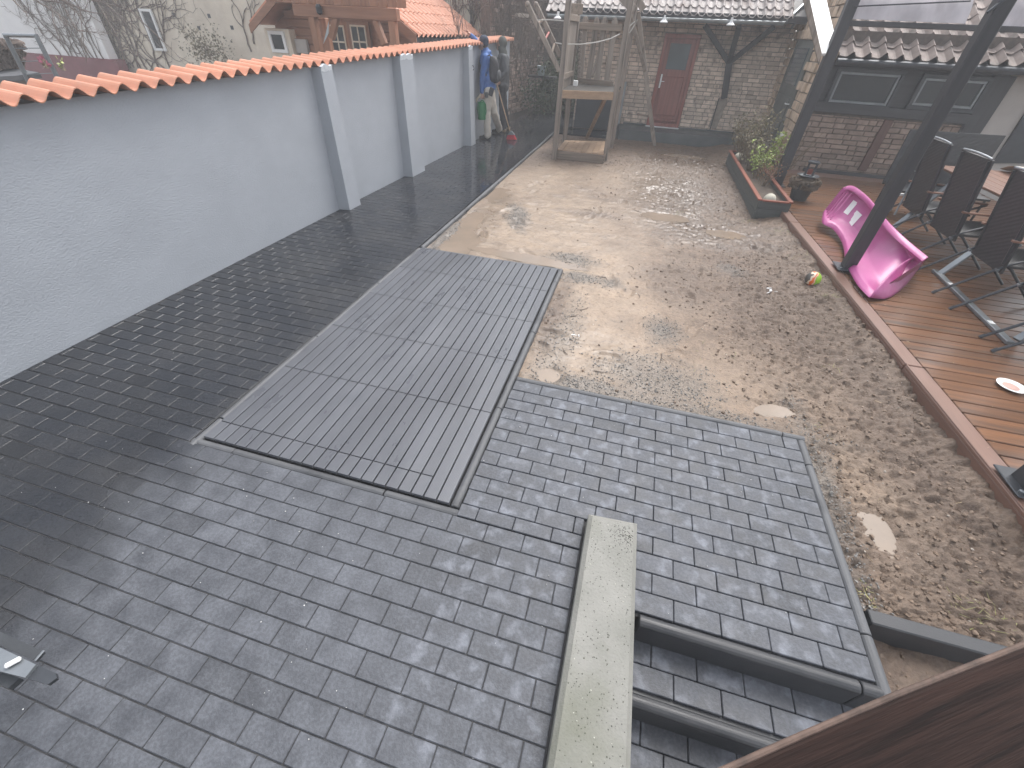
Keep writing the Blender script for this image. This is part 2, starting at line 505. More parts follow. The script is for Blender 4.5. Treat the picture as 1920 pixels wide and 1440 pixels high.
# ------------------------------------------------------------------ paving
WALLX = lambda y: -3.93 + .0205 * (y - 1.2)
ROW0, PITCH = .053, .1
_pav_meshes = {}
def paver_mesh(w, h=.1):
    w = (round(w * 200) / 200, round(h, 3))
    if w not in _pav_meshes:
        _pav_meshes[w] = MB().obox((0, 0, -.03), w[0] - .004, w[1] - .0045, .06, None, .003).mesh('paver')
        _pav_meshes[w].materials.append(M_PAVER)
    return _pav_meshes[w]
def row_spans(y0, y1):
    """stretches of a paving row that carry stones"""
    ym = (y0 + y1) / 2; left = WALLX(ym) + .005
    if ym < .925: return [(left, .115)]
    if ym < 1.145: return [(left, .115), (.385, 1.385)]
    if ym < 1.31: return [(left, -2.298), (-.552, .115), (.385, 1.385)]
    if ym < 2.345: return [(left, -2.298), (-.552, 1.385)]
    if ym < 12.4: return [(left, -2.29)]
    return [(left, -.75)]
stones = []; tstones = []
for n in range(-6, 165):
    y0 = ROW0 + PITCH * n; y1 = y0 + PITCH
    off = .129 if n % 2 else .029
    for a, c in row_spans(y0, y1):
        k = math.floor((a - off) / .2)
        while True:
            u0 = off + .2 * k; u1 = u0 + .2; k += 1
            if u0 >= c: break
            s0, s1 = max(u0, a), min(u1, c)
            if s1 - s0 < .03: continue
            if not (s0 > -.56 and y0 > 1.1 or s0 > .38): stones.append(((s0 + s1) / 2, (y0 + y1) / 2, s1 - s0))
def area_px(x, y, w, z=0, h=.1):
    p = [pix((x + a * w / 2, y + b * h / 2, z)) for a, b in ((-1, -1), (1, -1), (1, 1), (-1, 1))]
    if any(q is None for q in p): return 0
    if all(q[0] < 0 or q[0] > 1920 or q[1] < 0 or q[1] > 1440 for q in p): return 0
    s = 0
    for i in range(4): s += p[i][0]*p[(i+1) % 4][1] - p[(i+1) % 4][0]*p[i][1]
    return abs(s) / 2
BZ = -.0055
bed = MB().add([(WALLX(-.6), -.6, BZ), (.12, -.6, BZ), (.12, 1.15, BZ),
                (-2.29, 1.15, BZ), (-2.29, 12.4, BZ), (-.75, 12.4, BZ), (-.75, 16.6, BZ), (WALLX(16.6), 16.6, BZ)],
               [tuple(range(8))])
pavement = put('pavement', bed, M_JOINT, kind='structure', origin=(-1.5, 1, BZ))
terrace = put('terrace', MB().add([(-.55, .921, -.0185), (1.386, .921, -.0185), (1.386, 2.352, -.0185), (-.55, 2.352, -.0185)], [(0, 1, 2, 3)]), M_JOINT, kind='structure', origin=(.4, 1.6, -.0185))
def lay(stones_, parent, zf=lambda x, y: 0.0, limit=290):
    ranked = sorted(stones_, key=lambda s: -area_px(s[0], s[1], s[2], zf(s[0], s[1])))
    seen = [s for s in ranked if area_px(s[0], s[1], s[2], zf(s[0], s[1])) > 0]
    rest = MB()
    for i, st_ in enumerate(seen):
        x, y, w = st_[:3]; h_ = st_[3] if len(st_) > 3 else .1
        z = zf(x, y) + rng.uniform(-.0012, .0012)
        R = Euler((rng.gauss(0, .0035), rng.gauss(0, .0025), rng.gauss(0, .002))).to_matrix()
        if i < limit:
            M = R.to_4x4(); M.translation = Vector((x, y, z))
            inst('paver', paver_mesh(w, h_), M, parent)
        else:
            rest.obox((x, y, z - .018), w - .004, .0955, .036, R, .003)
    if rest.v: put('paver_rows', rest, M_PAVER, parent, kind='stuff')
lay(stones, pavement)
for n in range(14):
    y0 = .935 + .1005 * n; y1 = y0 + .1005; off = -.345 if n % 2 else -.449; TP = .2045
    if n == 13: y1 = 2.35
    for a, c in ([(.385, 1.385)] if n < 2 else [(-.552, .115), (.385, 1.385)] if n < 4 else [(-.552, 1.385)]):
        ya = 1.157 if (n == 2 and a < 0) else y0
        k = math.floor((a - off) / TP)
        while off + TP * k < c - .02:
            u0 = off + TP * k; k += 1; s0, s1 = max(u0, a), min(u0 + TP, c)
            if s1 - s0 > .03: tstones.append(((s0 + s1) / 2, (ya + y1) / 2, s1 - s0, y1 - ya))
lay(tstones, terrace)

# ------------------------------------------------------------------ steps down beside the cheek wall
steps = thing('stair', (.9, .6, -.2), 'dark paved steps going down beside the concrete cheek wall', 'steps')
def step_slab(y0, y1, z):
    put('step_core', MB().box(.42, 1.9, y0, y1, z - .5, z - .02), M_KERB_DARK, steps)
    n0 = 0
    y = y1 - .0
    r = 0
    while y - .1 > y0 + .02:
        off = (.516 if r % 2 == 0 else .614)
        x = off - .2
        while x < 1.9:
            s0, s1 = max(x, .425), min(x + .2, 1.9)
            if s1 - s0 > .03:
                M = Euler((rng.gauss(0, .005), rng.gauss(0, .003), 0)).to_matrix().to_4x4(); M.translation = Vector(((s0+s1)/2, y - .05, z))
                if area_px((s0+s1)/2, y - .05, s1 - s0, z) > 0: inst('paver', paver_mesh(s1 - s0), M, steps)
            x += .2
        y -= .1; r += 1
def kerb_mesh(L, w=.052, h=.2, name='kerb_stone', flat=False):
    """round topped edging stone, L long along local X, top at z = 0"""
    prof = [(-w/2, -h), (-w/2, -.022)] + [(-w/2 * math.cos(a), -.022 + .022 * math.sin(a)) for a in (math.radians(t) for t in (25, 50, 75, 90, 105, 130, 155))] + [(w/2, -.022), (w/2, -h)] if not flat else [(-w/2, -h), (-w/2, -.006), (-w/2 + .006, 0), (w/2 - .006, 0), (w/2, -.006), (w/2, -h)]
    mb = MB(); n = len(prof); e = .004
    xs = (-L/2, -L/2 + e, L/2 - e, L/2); sc = (.90, 1, 1, .90)
    vs = [(x, p[0] * s, p[1] if p[1] < -.03 else p[1] - (.003 if s < 1 else 0)) for x, s in zip(xs, sc) for p in prof]
    fs = []
    for j in range(3):
        for i in range(n):
            a = j*n + i; b = j*n + (i+1) % n; fs.append((a, b, b + n, a + n))
    fs.append(tuple(range(n))[::-1]); fs.append(tuple(3*n + i for i in range(n)))
    mb.add(vs, fs); me = mb.mesh(name, smooth=False)
    return me
_km = {}
def kerb(parent, x0, y0, x1, y1, z=.006, mt=None, w=.052, h=.2, name='kerb_stone', L0=1.0, phase=0.0, flat=False):
    mt = mt or M_KERB
    p = Vector((x0, y0, 0)); q = Vector((x1, y1, 0)); d = q - p; T = d.length; d.normalize()
    s = 0.0; first = True
    while s < T - .02:
        L = min((L0 - phase) if first and phase else L0, T - s); first = False
        key = (round(L, 2), w, h, mt.name, flat)
        if key not in _km:
            me = kerb_mesh(round(L, 2) - .006, w, h, flat=flat); me.materials.append(mt); _km[key] = me
        c = p + d * (s + L/2)
        M = (Matrix.Rotation(math.atan2(d.y, d.x) + rng.uniform(-.003, .003), 4, 'Z') @ Matrix.Rotation(rng.uniform(-.004, .004), 4, 'Y'))
        M.translation = Vector((c.x, c.y, z + rng.uniform(-.002, .002)))
        inst(name, _km[key], M, parent); s += L
step_slab(.62, .885, -.16)
step_slab(.36, .63, -.32)
step_slab(.08, .37, -.48)
for i, (y, z) in enumerate(((.904, 0), (.645, -.16), (.387, -.32))):
    kerb(steps, .42, y, 1.43 if i == 0 else 1.9, y, z + .004, M_KERB_DARK, .055, .3, 'step_edge_stone', phase=.1)

edging = thing('edging', (-.5, 2, 0), 'round topped anthracite edging stones around cover and paved areas', 'edging')
kerb(edging, -2.262, 1.13, -2.262, 4.33, phase=.76)          # beside the cover, wall side
kerb(edging, -2.29, 1.172, -.545, 1.172, z=.002, phase=.7)    # near end of the cover
kerb(edging, -.582, 1.2, -.582, 4.36, phase=.18)             # garden side of the cover
kerb(edging, -2.24, 4.345, -.60, 4.345, z=.004)
kerb(edging, -2.250, 4.36, -2.250, 12.35, z=.008)            # along the path
kerb(edging, -.55, 2.375, 1.44, 2.375, z=.006, phase=.15)
kerb(edging, 1.412, .88, 1.412, 2.35, z=.006, phase=.75)
kerb(edging, 1.46, 1.235, 3.3, 1.235, z=-.012, w=.07, h=.3, mt=M_KERB_DARK, flat=True)

# ------------------------------------------------------------------ slatted cover of the pool pit
M_PIPE0 = mat('black_substructure', (.012, .012, .014), rough=.8, rnd=0, bump=0)
cover = thing('pit_cover', (-1.42, 2.8, 0), 'long grey slatted cover of grooved composite boards set into the paving', 'pit cover')
def grooved(w, l, n=8):
    """board with lengthwise grooves, along local Y, top at 0"""
    pts = []; m = n * 2 - 1; e = .003
    x = -w/2; pts.append((x, -.022)); pts.append((x, -.002)); pts.append((x + .002, 0))
    gw = (w - .004) / m
    for i in range(m):
        a = -w/2 + .002 + gw * i
        if i % 2 == 1: pts += [(a + gw*.15, -.0022), (a + gw*.85, -.0022)]
        elif i < m - 1: pts += [(a + gw, 0)] if i == 0 else [(a, 0), (a + gw, 0)]
        else: pts += [(a, 0)]
    pts += [(w/2 - .002, 0), (w/2, -.002), (w/2, -.022)]
    k = len(pts); vs = [(p[0], -l/2, p[1]) for p in pts] + [(p[0], l/2, p[1]) for p in pts]
    fs = [(i, i + 1, k + i + 1, k + i) for i in range(k - 1)] + [tuple(range(k))[::-1], tuple(k + i for i in range(k))]
    fs = [f[::-1] for f in fs]
    return MB().add(vs, fs).mesh('board')
ysplit = [1.203, 1.343, 1.947, 2.553, 3.160, 3.778, 4.318]
bm_cache = {}
def board(x, y0, y1, w=.0682, g=.0045, z=.014):
    l = round(y1 - y0 - .007, 3)
    if (w, l) not in bm_cache:
        me = grooved(w, l); me.materials.append(M_COVER); bm_cache[(w, l)] = me
    inst('board', bm_cache[(w, l)], Matrix.Translation((x, (y0 + y1) / 2, z + rng.uniform(-.0006, .0006))), cover)
put('frame', MB().box(-2.234, -.612, 1.204, 4.317, -.05, -.006), M_PIPE0, cover)
nb = 21; bw = (2.236 - .612) / nb
for i in range(nb):
    x = -2.236 + bw * (i + .5)
    if i >= nb - 2:
        board(x, ysplit[0], ysplit[2])
        rows_ = list(zip(ysplit[2:-1], ysplit[3:]))
    else: rows_ = list(zip(ysplit[:-1], ysplit[1:]))
    for a, c in rows_: board(x, a, c)

# ------------------------------------------------------------------ the muddy yard
MX0, MX1, MY0, MY1 = -2.225, 2.62, 1.262, 12.5
nx, ny = 330, 640
tt = np.linspace(0, 1, ny) ** 1.45
ys = MY0 + (MY1 - MY0) * tt; xs = np.linspace(MX0, MX1, nx)
X, Y = np.meshgrid(xs, ys)
sand = np.maximum.reduce([blob(X, Y, -1.1, 5.7, 1.25, 1.6, .5), blob(X, Y, -.2, 4.3, .9, 1.3, .5), blob(X, Y, -.1, 3.1, .75, .8, .5), blob(X, Y, -1.6, 7.6, .7, 1.6, .6) * .8,
                          blob(X, Y, -.4, 8.6, 1.1, 1.3, .6) * .55, blob(X, Y, .9, 2.9, .8, .5, .6) * .6, blob(X, Y, 1.75, 1.9, .25, .6, .5) * .55])
grav = np.maximum.reduce([blob(X, Y, -1.5, 5.95, .16, .5, .4, .3), blob(X, Y, -.5, 4.75, .28, .16, .5), blob(X, Y, -.28, 4.3, .32, .12, .5), blob(X, Y, .52, 3.5, .16, .22, .5),
                          blob(X, Y, -.05, 2.5, .38, .10, .5), blob(X, Y, .45, 2.75, .4, .28, .6) * .8, blob(X, Y, 1.47, 2.0, .10, .75, .5) * .9, blob(X, Y, .6, 2.45, .8, .09, .6) * .8,
                          blob(X, Y, -2.13, 4.9, .12, .8, .4), blob(X, Y, 1.3, 5.1, .15, .15, .5), blob(X, Y, -.35, 3.0, .16, .8, .5) * .5])
clay = np.maximum.reduce([blob(X, Y, .65, 4.6, .42, .55, .5) * .7, blob(X, Y, 1.7, 4.6, .6, 1.5, .6) * .55, blob(X, Y, -.5, 3.5, .12, .6, .5) * .8, blob(X, Y, .6, 10.2, 1.6, 1.2, .6) * .35,
                          blob(X, Y, -1.2, 9.9, 1.1, .5, .5) * .7, blob(X, Y, 2.15, 2.6, .3, 1.6, .6) * .7, blob(X, Y, -.5, 6.4, .4, .15, .5) * .7, blob(X, Y, 1.2, 8.4, .7, 1.0, .5) * .5,
                          blob(X, Y, 1.9, 1.6, .5, .35, .5) * .6])
wet = np.maximum.reduce([blob(X, Y, 1.0, 6.4, .75, .6, .6), blob(X, Y, .55, 8.0, .7, 1.6, .6) * .9, blob(X, Y, .9, 10.8, .9, .8, .6) * .9, blob(X, Y, -1.0, 6.2, 1.3, 2.2, .7) * .45,
                         blob(X, Y, -.1, 3.0, .6, .7, .6) * .45, blob(X, Y, -1.9, 5.5, .35, 1.6, .4) * .7]) * (.55 + .9 * fbm(X, Y, 2.6, 4, 21))
wet = np.clip(wet * 1.25, 0, 1)
rough_amt = np.clip(.25 + .9 * clay + 1.0 * blob(X, Y, 2.0, 3.0, .75, 2.6, .5) + .38 * blob(X, Y, .9, 8.4, 1.4, 3.0, .5) + .75 * blob(X, Y, 1.7, 1.8, .5, .6, .5) - .35 * sand, .1, 1.5)
H = -.035 + .03 * (fbm(X, Y, .9, 4, 1) - .5) + .012 * (fbm(X, Y, 6, 3, 2) - .5)
rid = 1 - np.abs(2 * fbm(X, Y, 14, 4, 3, .6) - 1)
H += rough_amt * (.046 * (rid - .75) + .034 * (fbm(X, Y, 26, 4, 4, .7) - .5))
H += .10 * np.clip((X - (2.475 - .046 * Y - .55)) / .55, 0, 1) ** 1.3 * (.45 + .8 * fbm(X, Y, 4, 3, 8))
strk = fbm(X * .7 + Y * .5, Y * 3.2, 3.2, 3, 9)
H += sand * (.022 * (strk - .5) + .012 * (fbm(X, Y, 19, 3, 41, .7) - .5)) + grav * .006
for k in range(90):
    fx, fy = npr.uniform(-1.9, 2.1), npr.uniform(1.6, 11.5); an = npr.uniform(0, 3.1)
    ff = blob(X, Y, fx, fy, .055, .13, .35, an); rr_ = blob(X, Y, fx, fy, .085, .165, .3, an)
    H += -.014 * ff + .010 * np.clip(rr_ - ff, 0, 1)
puds = [(-.33, 2.54, .075, .065, 0), (-2.10, 6.85, .13, .30, .05), (-2.05, 5.50, .10, .34, .05), (-1.93, 4.70, .14, .32, -.15), (1.33, 2.66, .09, .045, .3), (1.69, 1.77, .05, .10, 0), (-1.0, 4.60, .45, .07, -.05), (1.35, 6.35, .16, .10, 0), (.55, 6.75, .22, .12, 0), (.95, 11.2, .3, .12, 0)]
for cx, cy, rx, ry, an in puds:
    q = blob(X, Y, cx, cy, rx * 1.25, ry * 1.25, .55, an)
    H = H * (1 - q) + (-.066 + .16 * (H + .035)) * q
edge = np.clip(np.minimum(X - MX0, 9) / .06, 0, 1)
H = np.minimum(H, np.where(X > 1.5, .085, -.004))
H = np.where(np.hypot(np.clip(-.55 - X, 0, 9), 0) > 0, H, H)
V = np.stack([X.ravel(), Y.ravel(), H.ravel()], 1)
idx = np.arange(nx * ny).reshape(ny, nx)
cxm = (X[:-1, :-1] + X[1:, 1:]) / 2; cym = (Y[:-1, :-1] + Y[1:, 1:]) / 2
keep = ~(((cxm < -.585) & (cym < 4.33)) | ((cxm < 1.40) & (cym < 2.36)))
quads = np.stack([idx[:-1, :-1][keep], idx[:-1, 1:][keep], idx[1:, 1:][keep], idx[1:, :-1][keep]], 1)
def grid_mesh(name, V, quads, masks=None, wetness=None):
    me = bpy.data.meshes.new(name)
    me.vertices.add(len(V)); me.vertices.foreach_set('co', V.ravel())
    me.loops.add(quads.size); me.loops.foreach_set('vertex_index', quads.ravel())
    me.polygons.add(len(quads)); me.polygons.foreach_set('loop_start', np.arange(0, quads.size, 4)); me.polygons.foreach_set('loop_total', np.full(len(quads), 4))
    me.polygons.foreach_set('use_smooth', np.ones(len(quads), dtype=bool))
    if masks is not None:
        a = me.attributes.new('mask', 'FLOAT_COLOR', 'POINT'); a.data.foreach_set('color', masks.ravel())
        w_ = me.attributes.new('wetness', 'FLOAT', 'POINT'); w_.data.foreach_set('value', wetness.ravel())
    me.update(calc_edges=True)
    return me
masks = np.stack([sand.ravel(), (grav * .75).ravel(), clay.ravel(), np.ones(sand.size)], 1).astype(np.float32)
me = grid_mesh('muddy_ground', V, quads, masks, wet.astype(np.float32))
me.materials.append(M_MUD)
mud = bpy.data.objects.new('muddy_ground', me); COL.objects.link(mud); mud['kind'] = 'structure'
def hmud(x, y):
    i = np.searchsorted(ys, y) - 1; j = int((x - MX0) / (MX1 - MX0) * (nx - 1))
    i = min(max(i, 0), ny - 1); j = min(max(j, 0), nx - 1); return float(H[i, j])
# sunken bed between the kerb and the steps
bx, by = np.meshgrid(np.linspace(1.43, 3.4, 90), np.linspace(.2, 1.21, 60))
bh = -.19 + .05 * (1 - np.abs(2 * fbm(bx, by, 9, 4, 31, .6) - 1)) + .04 * (fbm(bx, by, 3, 3, 33) - .5)
idb = np.arange(bx.size).reshape(bx.shape)
qb = np.stack([idb[:-1, :-1].ravel(), idb[:-1, 1:].ravel(), idb[1:, 1:].ravel(), idb[1:, :-1].ravel()], 1)
mk = np.stack([np.zeros(bx.size), np.zeros(bx.size), np.full(bx.size, .45), np.ones(bx.size)], 1).astype(np.float32)
me = grid_mesh('planting_bed', np.stack([bx.ravel(), by.ravel(), bh.ravel()], 1), qb, mk, np.full(bx.size, .15, np.float32)); me.materials.append(M_MUD)
o = bpy.data.objects.new('planting_bed', me); COL.objects.link(o); o['kind'] = 'structure'
# standing water
for ip, (cx, cy, rx, ry, an) in enumerate(puds):
    zw = -.0525 + .0012 * ip; n = 40; vs = [(cx, cy, zw)]
    for k in range(n):
        a = 2 * math.pi * k / n
        q = 1.7 + .5 * (float(fbm(np.array([cx * 3 + math.cos(a) * 1.3]), np.array([cy * 3 + math.sin(a) * 1.3]), 1.1, 3, 77)[0]) - .5)
        dx, dy = math.cos(a) * rx * q, math.sin(a) * ry * q
        vs.append((cx + dx * math.cos(an) - dy * math.sin(an), cy + dx * math.sin(an) + dy * math.cos(an), zw))
    vs = [(max(v[0], MX0 + .01) if not (v[1] < 4.36) else max(v[0], -2.2), v[1], v[2]) for v in vs if v[1] > 4.385 or v[0] > -.56]; n = len(vs) - 1
    put('puddle', MB().add(vs, [(0, 1 + k, 1 + (k + 1) % n) for k in range(n)]), M_PUDDLE, kind='structure')
# loose clods and pebbles
def lumps(name, mt, spots, smin, smax, flat=.6):
    mb = MB()
    for x, y, z in spots:
        s = smin + (smax - smin) * rng.random() ** 2.5
        n = 5; R = Euler((rng.random()*3, rng.random()*3, rng.random()*6)).to_matrix()
        vs = [Vector((0, 0, -s*.7))] + [Vector((math.cos(k*1.2566)*s*rng.uniform(.6, 1.2), math.sin(k*1.2566)*s*rng.uniform(.6, 1.2), -s*.25*rng.random())) for k in range(5)] \
            + [Vector((math.cos(k*1.2566+.6)*s*rng.uniform(.5, .9), math.sin(k*1.2566+.6)*s*rng.uniform(.5, .9), s*.4*rng.uniform(.6, 1))) for k in range(5)] + [Vector((0, 0, s*.7))]
        vs = [(R @ v) for v in vs]; vs = [Vector((x + v.x, y + v.y, z + v.z * flat)) for v in vs]
        fs = [(0, 1+(k+1) % 5, 1+k) for k in range(5)] + [(1+k, 1+(k+1) % 5, 6+k) for k in range(5)] + [(1+(k+1) % 5, 6+(k+1) % 5, 6+k) for k in range(5)] + [(11, 6+k, 6+(k+1) % 5) for k in range(5)]
        mb.add(vs, fs)
    put(name, mb, mt, smooth=False, kind='stuff')
sp = []
while len(sp) < 5200:
    x = rng.uniform(-2.1, 2.3); y = 1.3 + 10.8 * rng.random() ** 1.5
    if (x < -.6 and y < 4.4) or (x < 1.47 and y < 2.45): continue
    i = min(int(np.searchsorted(ys, y)) - 1, ny - 1); j = int((x - MX0) / (MX1 - MX0) * (nx - 1))
    if rng.random() < rough_amt[i, j] ** 1.5 * .8 * (1 - .85 * min(1, wet[i, j] * 1.6)): sp.append((x, y, H[i, j] + .004))
lumps('soil_clods', M_CLOD, sp, .003, .020)
lumps('bed_clods', M_CLOD, [(rng.uniform(1.5, 2.6), rng.uniform(.6, 1.18), -.165 + rng.uniform(-.01, .02)) for k in range(420)], .006, .03)
M_PEB = mat('pale_stone', (.42, .37, .31), (.3, .27, .24), rough=.7, rnd=.35, island=True, world=True)
sp = []
while len(sp) < 620:
    x = rng.uniform(-2.1, 2.3); y = 1.3 + 9 * rng.random() ** 1.6
    if (x < -.6 and y < 4.4) or (x < 1.47 and y < 2.45): continue
    sp.append((x, y, hmud(x, y) + .003))
lumps('pebbles', M_PEB, sp, .003, .011)
sp = []
while len(sp) < 5000:
    k = rng.randrange(ny - 1); j = rng.randrange(nx - 1)
    x, y = X[k, j], Y[k, j]
    if (x < -.6 and y < 4.4) or (x < 1.44 and y < 2.41): continue
    if rng.random() < grav[k, j]: sp.append((x + rng.uniform(-.02, .02), y + rng.uniform(-.02, .02), H[k, j] + .003))
M_CHIP = mat('grey_chipping', (.12, .115, .108), (.20, .19, .178), rough=.6, rnd=.4, island=True, world=True)
lumps('gravel_chippings', M_CHIP, sp, .004, .0105)

# ================================================================== walls and buildings
M_RENDER = mat('grey_render', (.375, .398, .432), (.35, .372, .405), rough=.85, ns=2.5, bump=.5, bs=62, bd=.008, rnd=0, world=True, stretch=(1, 1, 1.6), c3=(.335, .355, .385), s3=.9, lo3=.5, hi3=.75)
M_ORANGE = mat('orange_roof_sheet', (.62, .29, .185), (.55, .25, .155), rough=.42, rough2=.6, ns=3, bump=.12, bs=40, rnd=.07, world=True, c3=(.47, .24, .16), s3=5, lo3=.55, hi3=.75)
M_PATCH = mat('white_filler', (.62, .65, .68), (.5, .53, .56), rough=.8, ns=20, bump=.3, bs=60, rnd=0)
M_TANWOOD = wood('larch_wood', (.34, .17, .10), (.25, .12, .075), 'z', rough=.6)
M_TANWOOD_X = wood('larch_beam', (.33, .165, .10), (.25, .12, .075), 'x', rough=.6)
M_GREYWOOD = wood('weathered_wood', (.34, .285, .24), (.22, .185, .155), 'z', rough=.8, c3=(.12, .10, .085), s3=2)
M_GREYWOOD_X = wood('weathered_board', (.29, .23, .18), (.19, .15, .12), 'x', rough=.8, c3=(.13, .11, .09), s3=2)
M_DARKWOOD = wood('dark_timber', (.045, .045, .05), (.03, .03, .033), 'z', rough=.55)
M_DARKWOOD_X = wood('dark_timber_beam', (.045, .045, .05), (.03, .03, .033), 'x', rough=.55)
M_REDWOOD = wood('red_brown_door', (.33, .115, .09), (.21, .07, .055), 'z', rough=.45)
M_BRICK_LIGHT = mat('pale_sand_brick', (.72, .60, .50), (.54, .44, .36), rough=.85, ns=9, bump=.7, bs=55, bd=.008, rnd=.22, world=True, c3=(.25, .19, .15), s3=5, lo3=.58, hi3=.72, island=True)
M_BRICK_RED = mat('worn_brown_brick', (.34, .25, .20), (.235, .175, .14), rough=.85, ns=9, bump=.7, bs=55, bd=.008, rnd=.25, world=True, c3=(.33, .26, .21), s3=3.5, lo3=.6, hi3=.72, island=True)
M_BRICK_FAR = mat('old_brown_brick', (.36, .27, .22), (.23, .165, .135), rough=.9, ns=9, bump=.5, bs=40, rnd=.25, world=True, island=True)
M_SANDSTONE = mat('sandstone_block', (.58, .45, .33), (.40, .30, .215), rough=.85, ns=8, bump=.9, bs=35, bd=.012, rnd=.2, world=True, c3=(.28, .21, .155), s3=6, island=True)
M_MORTAR = mat('lime_mortar', (.36, .31, .26), (.25, .215, .18), rough=.95, ns=12, bump=.6, bs=70, world=True, rnd=0)
M_MORTAR_DARK = mat('dark_mortar', (.10, .085, .075), (.16, .13, .11), rough=.95, ns=12, bump=.6, bs=70, world=True, rnd=0)
M_TILE_GREY = mat('grey_brown_roof_tile', (.285, .23, .205), (.19, .155, .14), rough=.7, ns=8, bump=.35, bs=70, rnd=.16, world=True, c3=(.13, .12, .105), s3=4, lo3=.58, hi3=.72)
M_TILE_BACK = mat('mossy_roof_tile', (.48, .44, .42), (.30, .27, .255), rough=.7, ns=14, bump=.35, bs=70, rnd=.2, world=True, c3=(.22, .18, .165), s3=3, lo3=.5, hi3=.68, island=True)
M_ZINC = mat('zinc_sheet', (.42, .46, .48), (.34, .37, .39), rough=.35, metal=.6, ns=5, bump=.05, rnd=.05)
M_DARKMETAL = mat('anthracite_metal', (.055, .06, .068), (.04, .044, .05), rough=.35, metal=.3, ns=8, bump=.1, bs=120, rnd=.08)
M_GREYMETAL = mat('grey_metal', (.25, .27, .285), (.2, .215, .23), rough=.35, metal=.6, ns=10, bump=.1, rnd=.08)
M_WHITE = mat('white_paint', (.82, .82, .81), (.76, .76, .75), rough=.5, ns=4, bump=.05, rnd=.03)
M_GLASS = glass('window_glass', (.045, .05, .055))
M_DOORGLASS = glass('door_glass', (.10, .13, .145), .12)
M_CREAM = mat('cream_render', (.76, .68, .56), (.68, .60, .49), rough=.9, ns=3, bump=.6, bs=14, bd=.02, world=True, rnd=0, c3=(.56, .49, .40), s3=.8, lo3=.5, hi3=.75)
M_WHITEWALL = mat('white_house_render', (.88, .87, .86), (.82, .81, .80), rough=.9, ns=2, bump=.2, bs=12, world=True, rnd=0)
M_REDPLINTH = mat('dark_red_plinth', (.24, .07, .08), (.18, .05, .06), rough=.8, ns=3, bump=.3, bs=20, world=True, rnd=0)
M_PLASTER = mat('off_white_plaster', (.48, .45, .42), (.42, .39, .365), rough=.9, ns=3, bump=.3, bs=30, world=True, rnd=0)
M_DOOR_GREY = mat('grey_green_door_paint', (.13, .135, .12), (.10, .105, .095), rough=.6, ns=4, bump=.15, bs=40, rnd=0, world=True)
M_VINE = mat('bare_vine_bark', (.19, .145, .12), (.11, .085, .07), rough=.9, ns=20, bump=.4, world=True, rnd=0)
M_CEMENT = mat('mossy_cement', (.25, .246, .225), (.185, .185, .165), rough=.8, ns=3, det=8, bump=.6, bs=90, bd=.005, world=True, rnd=0, c3=(.13, .135, .095), s3=2.2, lo3=.54, hi3=.8)
M_PIPE = mat('dark_pipe', (.05, .055, .06), (.04, .043, .048), rough=.4, rnd=0)

# ------------------------------------------------------------------ the grey boundary wall with its tiled coping
WTOP = lambda y: 1.50 + .0253 * (y - 2.15)
bw_ = thing('boundary_wall', (-3.9, 6, 0), 'long pale grey rendered garden wall with pilasters under an orange corrugated coping', 'wall')
y0, y1 = -1.2, 12.95
mb = MB()
mb.prism([(WALLX(y0), y0, -.3), (WALLX(y1), y1, -.3), (WALLX(y1), y1, WTOP(y1)), (WALLX(y0), y0, WTOP(y0))], (-.22, 0, 0))
put('rendered_face', mb, M_RENDER, bw_)
def pilaster(ya, yb):
    mb = MB(); d = .155; ym = (ya + yb) / 2
    xa, xb = WALLX(ya), WALLX(yb); h = WTOP(ym) - .005
    lo = [(xa - .01, ya - .02, 0), (xa + d, ya, 0), (xb + d, yb, 0), (xb - .01, yb + .02, 0)]
    hi = [(xa - .01, ya + .015, h), (xa + d - .03, ya + .03, h), (xb + d - .03, yb - .03, h), (xb - .01, yb - .015, h)]
    mb.add(lo + hi, [(0, 1, 5, 4), (1, 2, 6, 5), (2, 3, 7, 6), (4, 5, 6, 7)])
    put('pilaster', mb, M_RENDER, bw_)
    # ragged white filler where the coping waves meet the pilaster head
    mb = MB(); n = 9
    vs = []
    for k in range(n):
        y = ya + .03 + (yb - ya - .06) * k / (n - 1)
        zt = h + .018 + .012 * math.cos(2 * math.pi * y / .16); zb = h - .03 - .018 * rng.random()
        vs += [(WALLX(y) + d - .028, y, zb), (WALLX(y) + d - .022, y, zt), (WALLX(y) + d - .06, y, zt + .003)]
    fs = []
    for k in range(n - 1): fs += [(3*k, 3*k+3, 3*k+4, 3*k+1), (3*k+1, 3*k+4, 3*k+5, 3*k+2)]
    put('filler', mb.add(vs, fs), M_PATCH, bw_)
pilaster(5.16, 5.43); pilaster(7.03, 7.50); pilaster(9.79, 10.06)
